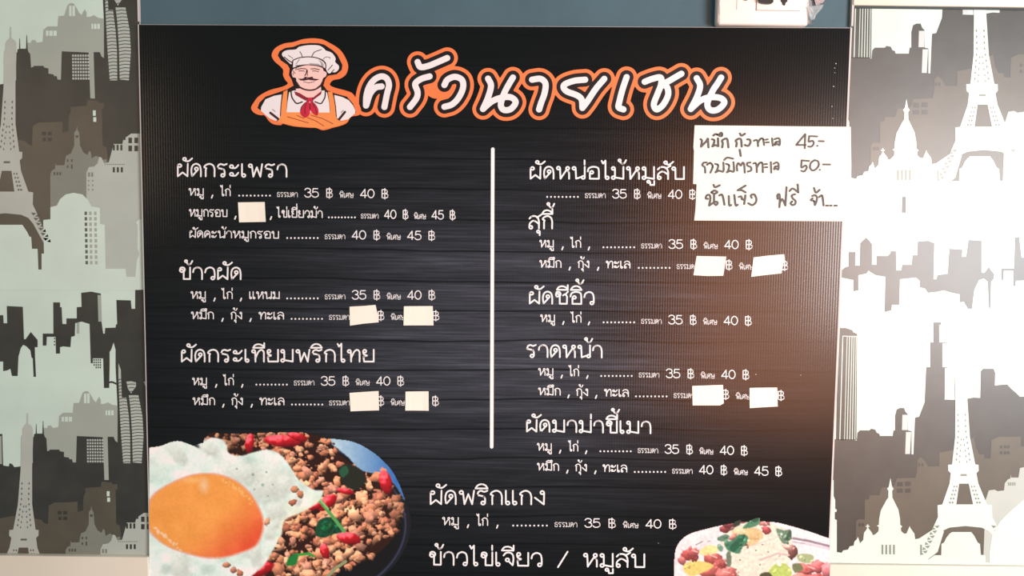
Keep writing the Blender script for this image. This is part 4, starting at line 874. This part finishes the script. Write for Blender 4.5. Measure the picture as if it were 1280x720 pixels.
# ------------------------------------------------------------------ outlet box above the board
box = tag(empty('power_outlet'), 'white surface-mounted power outlet box wrapped in clear tape above the board\'s right half', 'power outlet')
DO = .016
xa, xb = P(897, 10, DO).x, P(1012, 10, DO).x
zb = P(950, 31, DO).z; zt = zb+.085
slab('housing', xa, xb, zb, zt, -DO, -.0005, M['white_plastic'], box, bev=.0035)
x0, x1, z0 = P(945.5, 5, DO).x, P(1000, 5, DO).x, P(950, 12.8, DO).z
slab('joint_line', P(920.6, 5, DO).x, P(921.3, 5, DO).x, P(921, 12, DO).z, zt-.012, -DO-.0002, -DO+.0005, M['line'], box)
slab('socket_plate', x0-.0006, x1+.0006, z0-.0006, zt-.014, -DO-.0002, -DO+.0005, M['line'], box)
slab('socket_module', x0, x1, z0, zt-.0146, -DO-.0014, -DO+.0005, M['white_plastic'], box, bev=.0006)
def holes(name, pts, h=.0006):
    cv = [P(x, y, DO+.0014) for x, y in smooth(pts, 3, True)]
    bm = bmesh.new(); f = bm.faces.new([bm.verts.new((p.x, -DO-.0014, p.z)) for p in cv])
    r = bmesh.ops.extrude_face_region(bm, geom=[f])
    for v in [g for g in r['geom'] if isinstance(g, bmesh.types.BMVert)]: v.co.y -= h
    bmesh.ops.recalc_face_normals(bm, faces=bm.faces[:])
    me = bpy.data.meshes.new(name); bm.to_mesh(me); bm.free(); me.materials.append(M['dark'])
    return link(bpy.data.objects.new(name, me), box)
holes('socket_slot', [(948, -8), (948, 1), (950, 4.5), (957, 5.8), (964, 5), (965.5, 1), (965.5, -8)], .004)
holes('socket_slot', [(976, -5), (976, 2), (977.5, 3), (978, 6), (981, 7), (982, 3.5), (984, 2), (984, -5)])
holes('socket_slot', [(930, -4), (930, -.5), (933, .8), (935, -1), (935, -4)])
clear = bpy.data.materials.new('clear_tape'); clear.use_nodes = True
b = clear.node_tree.nodes['Principled BSDF']; b.inputs['Base Color'].default_value = (.82, .84, .86, 1); b.inputs['Roughness'].default_value = .12; b.inputs['Alpha'].default_value = .42
def film(name, pts, m, seed, d0, d1, folds=9):
    """crumpled strip of tape: runs down an outline with folds in depth"""
    rr = random.Random(seed); bm = bmesh.new(); rows = []
    for (ax, ay, bx, by) in pts:
        r = []
        for i in range(6):
            t = i/5; d = d0+(d1-d0)*t+rr.uniform(-.0012, .0012)
            p = P(ax+(bx-ax)*t+rr.uniform(-.5, .5), ay+(by-ay)*t+rr.uniform(-.4, .4), max(d, .0012)); r.append(bm.verts.new(p))
        rows.append(r)
    for r, q in zip(rows, rows[1:]):
        for i in range(5): bm.faces.new((r[i], r[i+1], q[i+1], q[i]))
    bmesh.ops.solidify(bm, geom=bm.faces[:], thickness=.00012)
    me = bpy.data.meshes.new(name); bm.to_mesh(me); bm.free(); me.materials.append(m)
    return link(bpy.data.objects.new(name, me), box)
film('tape_strip', [(894.5, y, 900, y+.5) for y in range(-60, 31, 5)], clear, 3, .004, DO+.001)
film('tape_strip', [(1010, y, 1017-(y > 20)*3, y) for y in range(-60, 31, 5)], clear, 4, DO+.001, .004)
film('tape_strip', [(1008, 8, 1030, 6), (1010, 13, 1027, 11), (1011, 17, 1023, 15), (1012, 21, 1020, 19), (1013, 25, 1018, 24)], clear, 5, .018, .003)
film('tape_strip', [(1003, 27, 1014, 24.5), (1002, 29, 1015, 27), (1003, 31, 1015, 30)], M['line'], 6, DO-.001, DO-.006)
film('tape_strip', [(1016, -20, 1031, -18), (1017, -8, 1032, -7), (1018, 0, 1031.5, -1), (1019, 4, 1030, 2.5), (1020, 7, 1026, 5.5)], mat('pinkish_tape', (.72, .60, .60), .35, .5), 7, .012, .006)
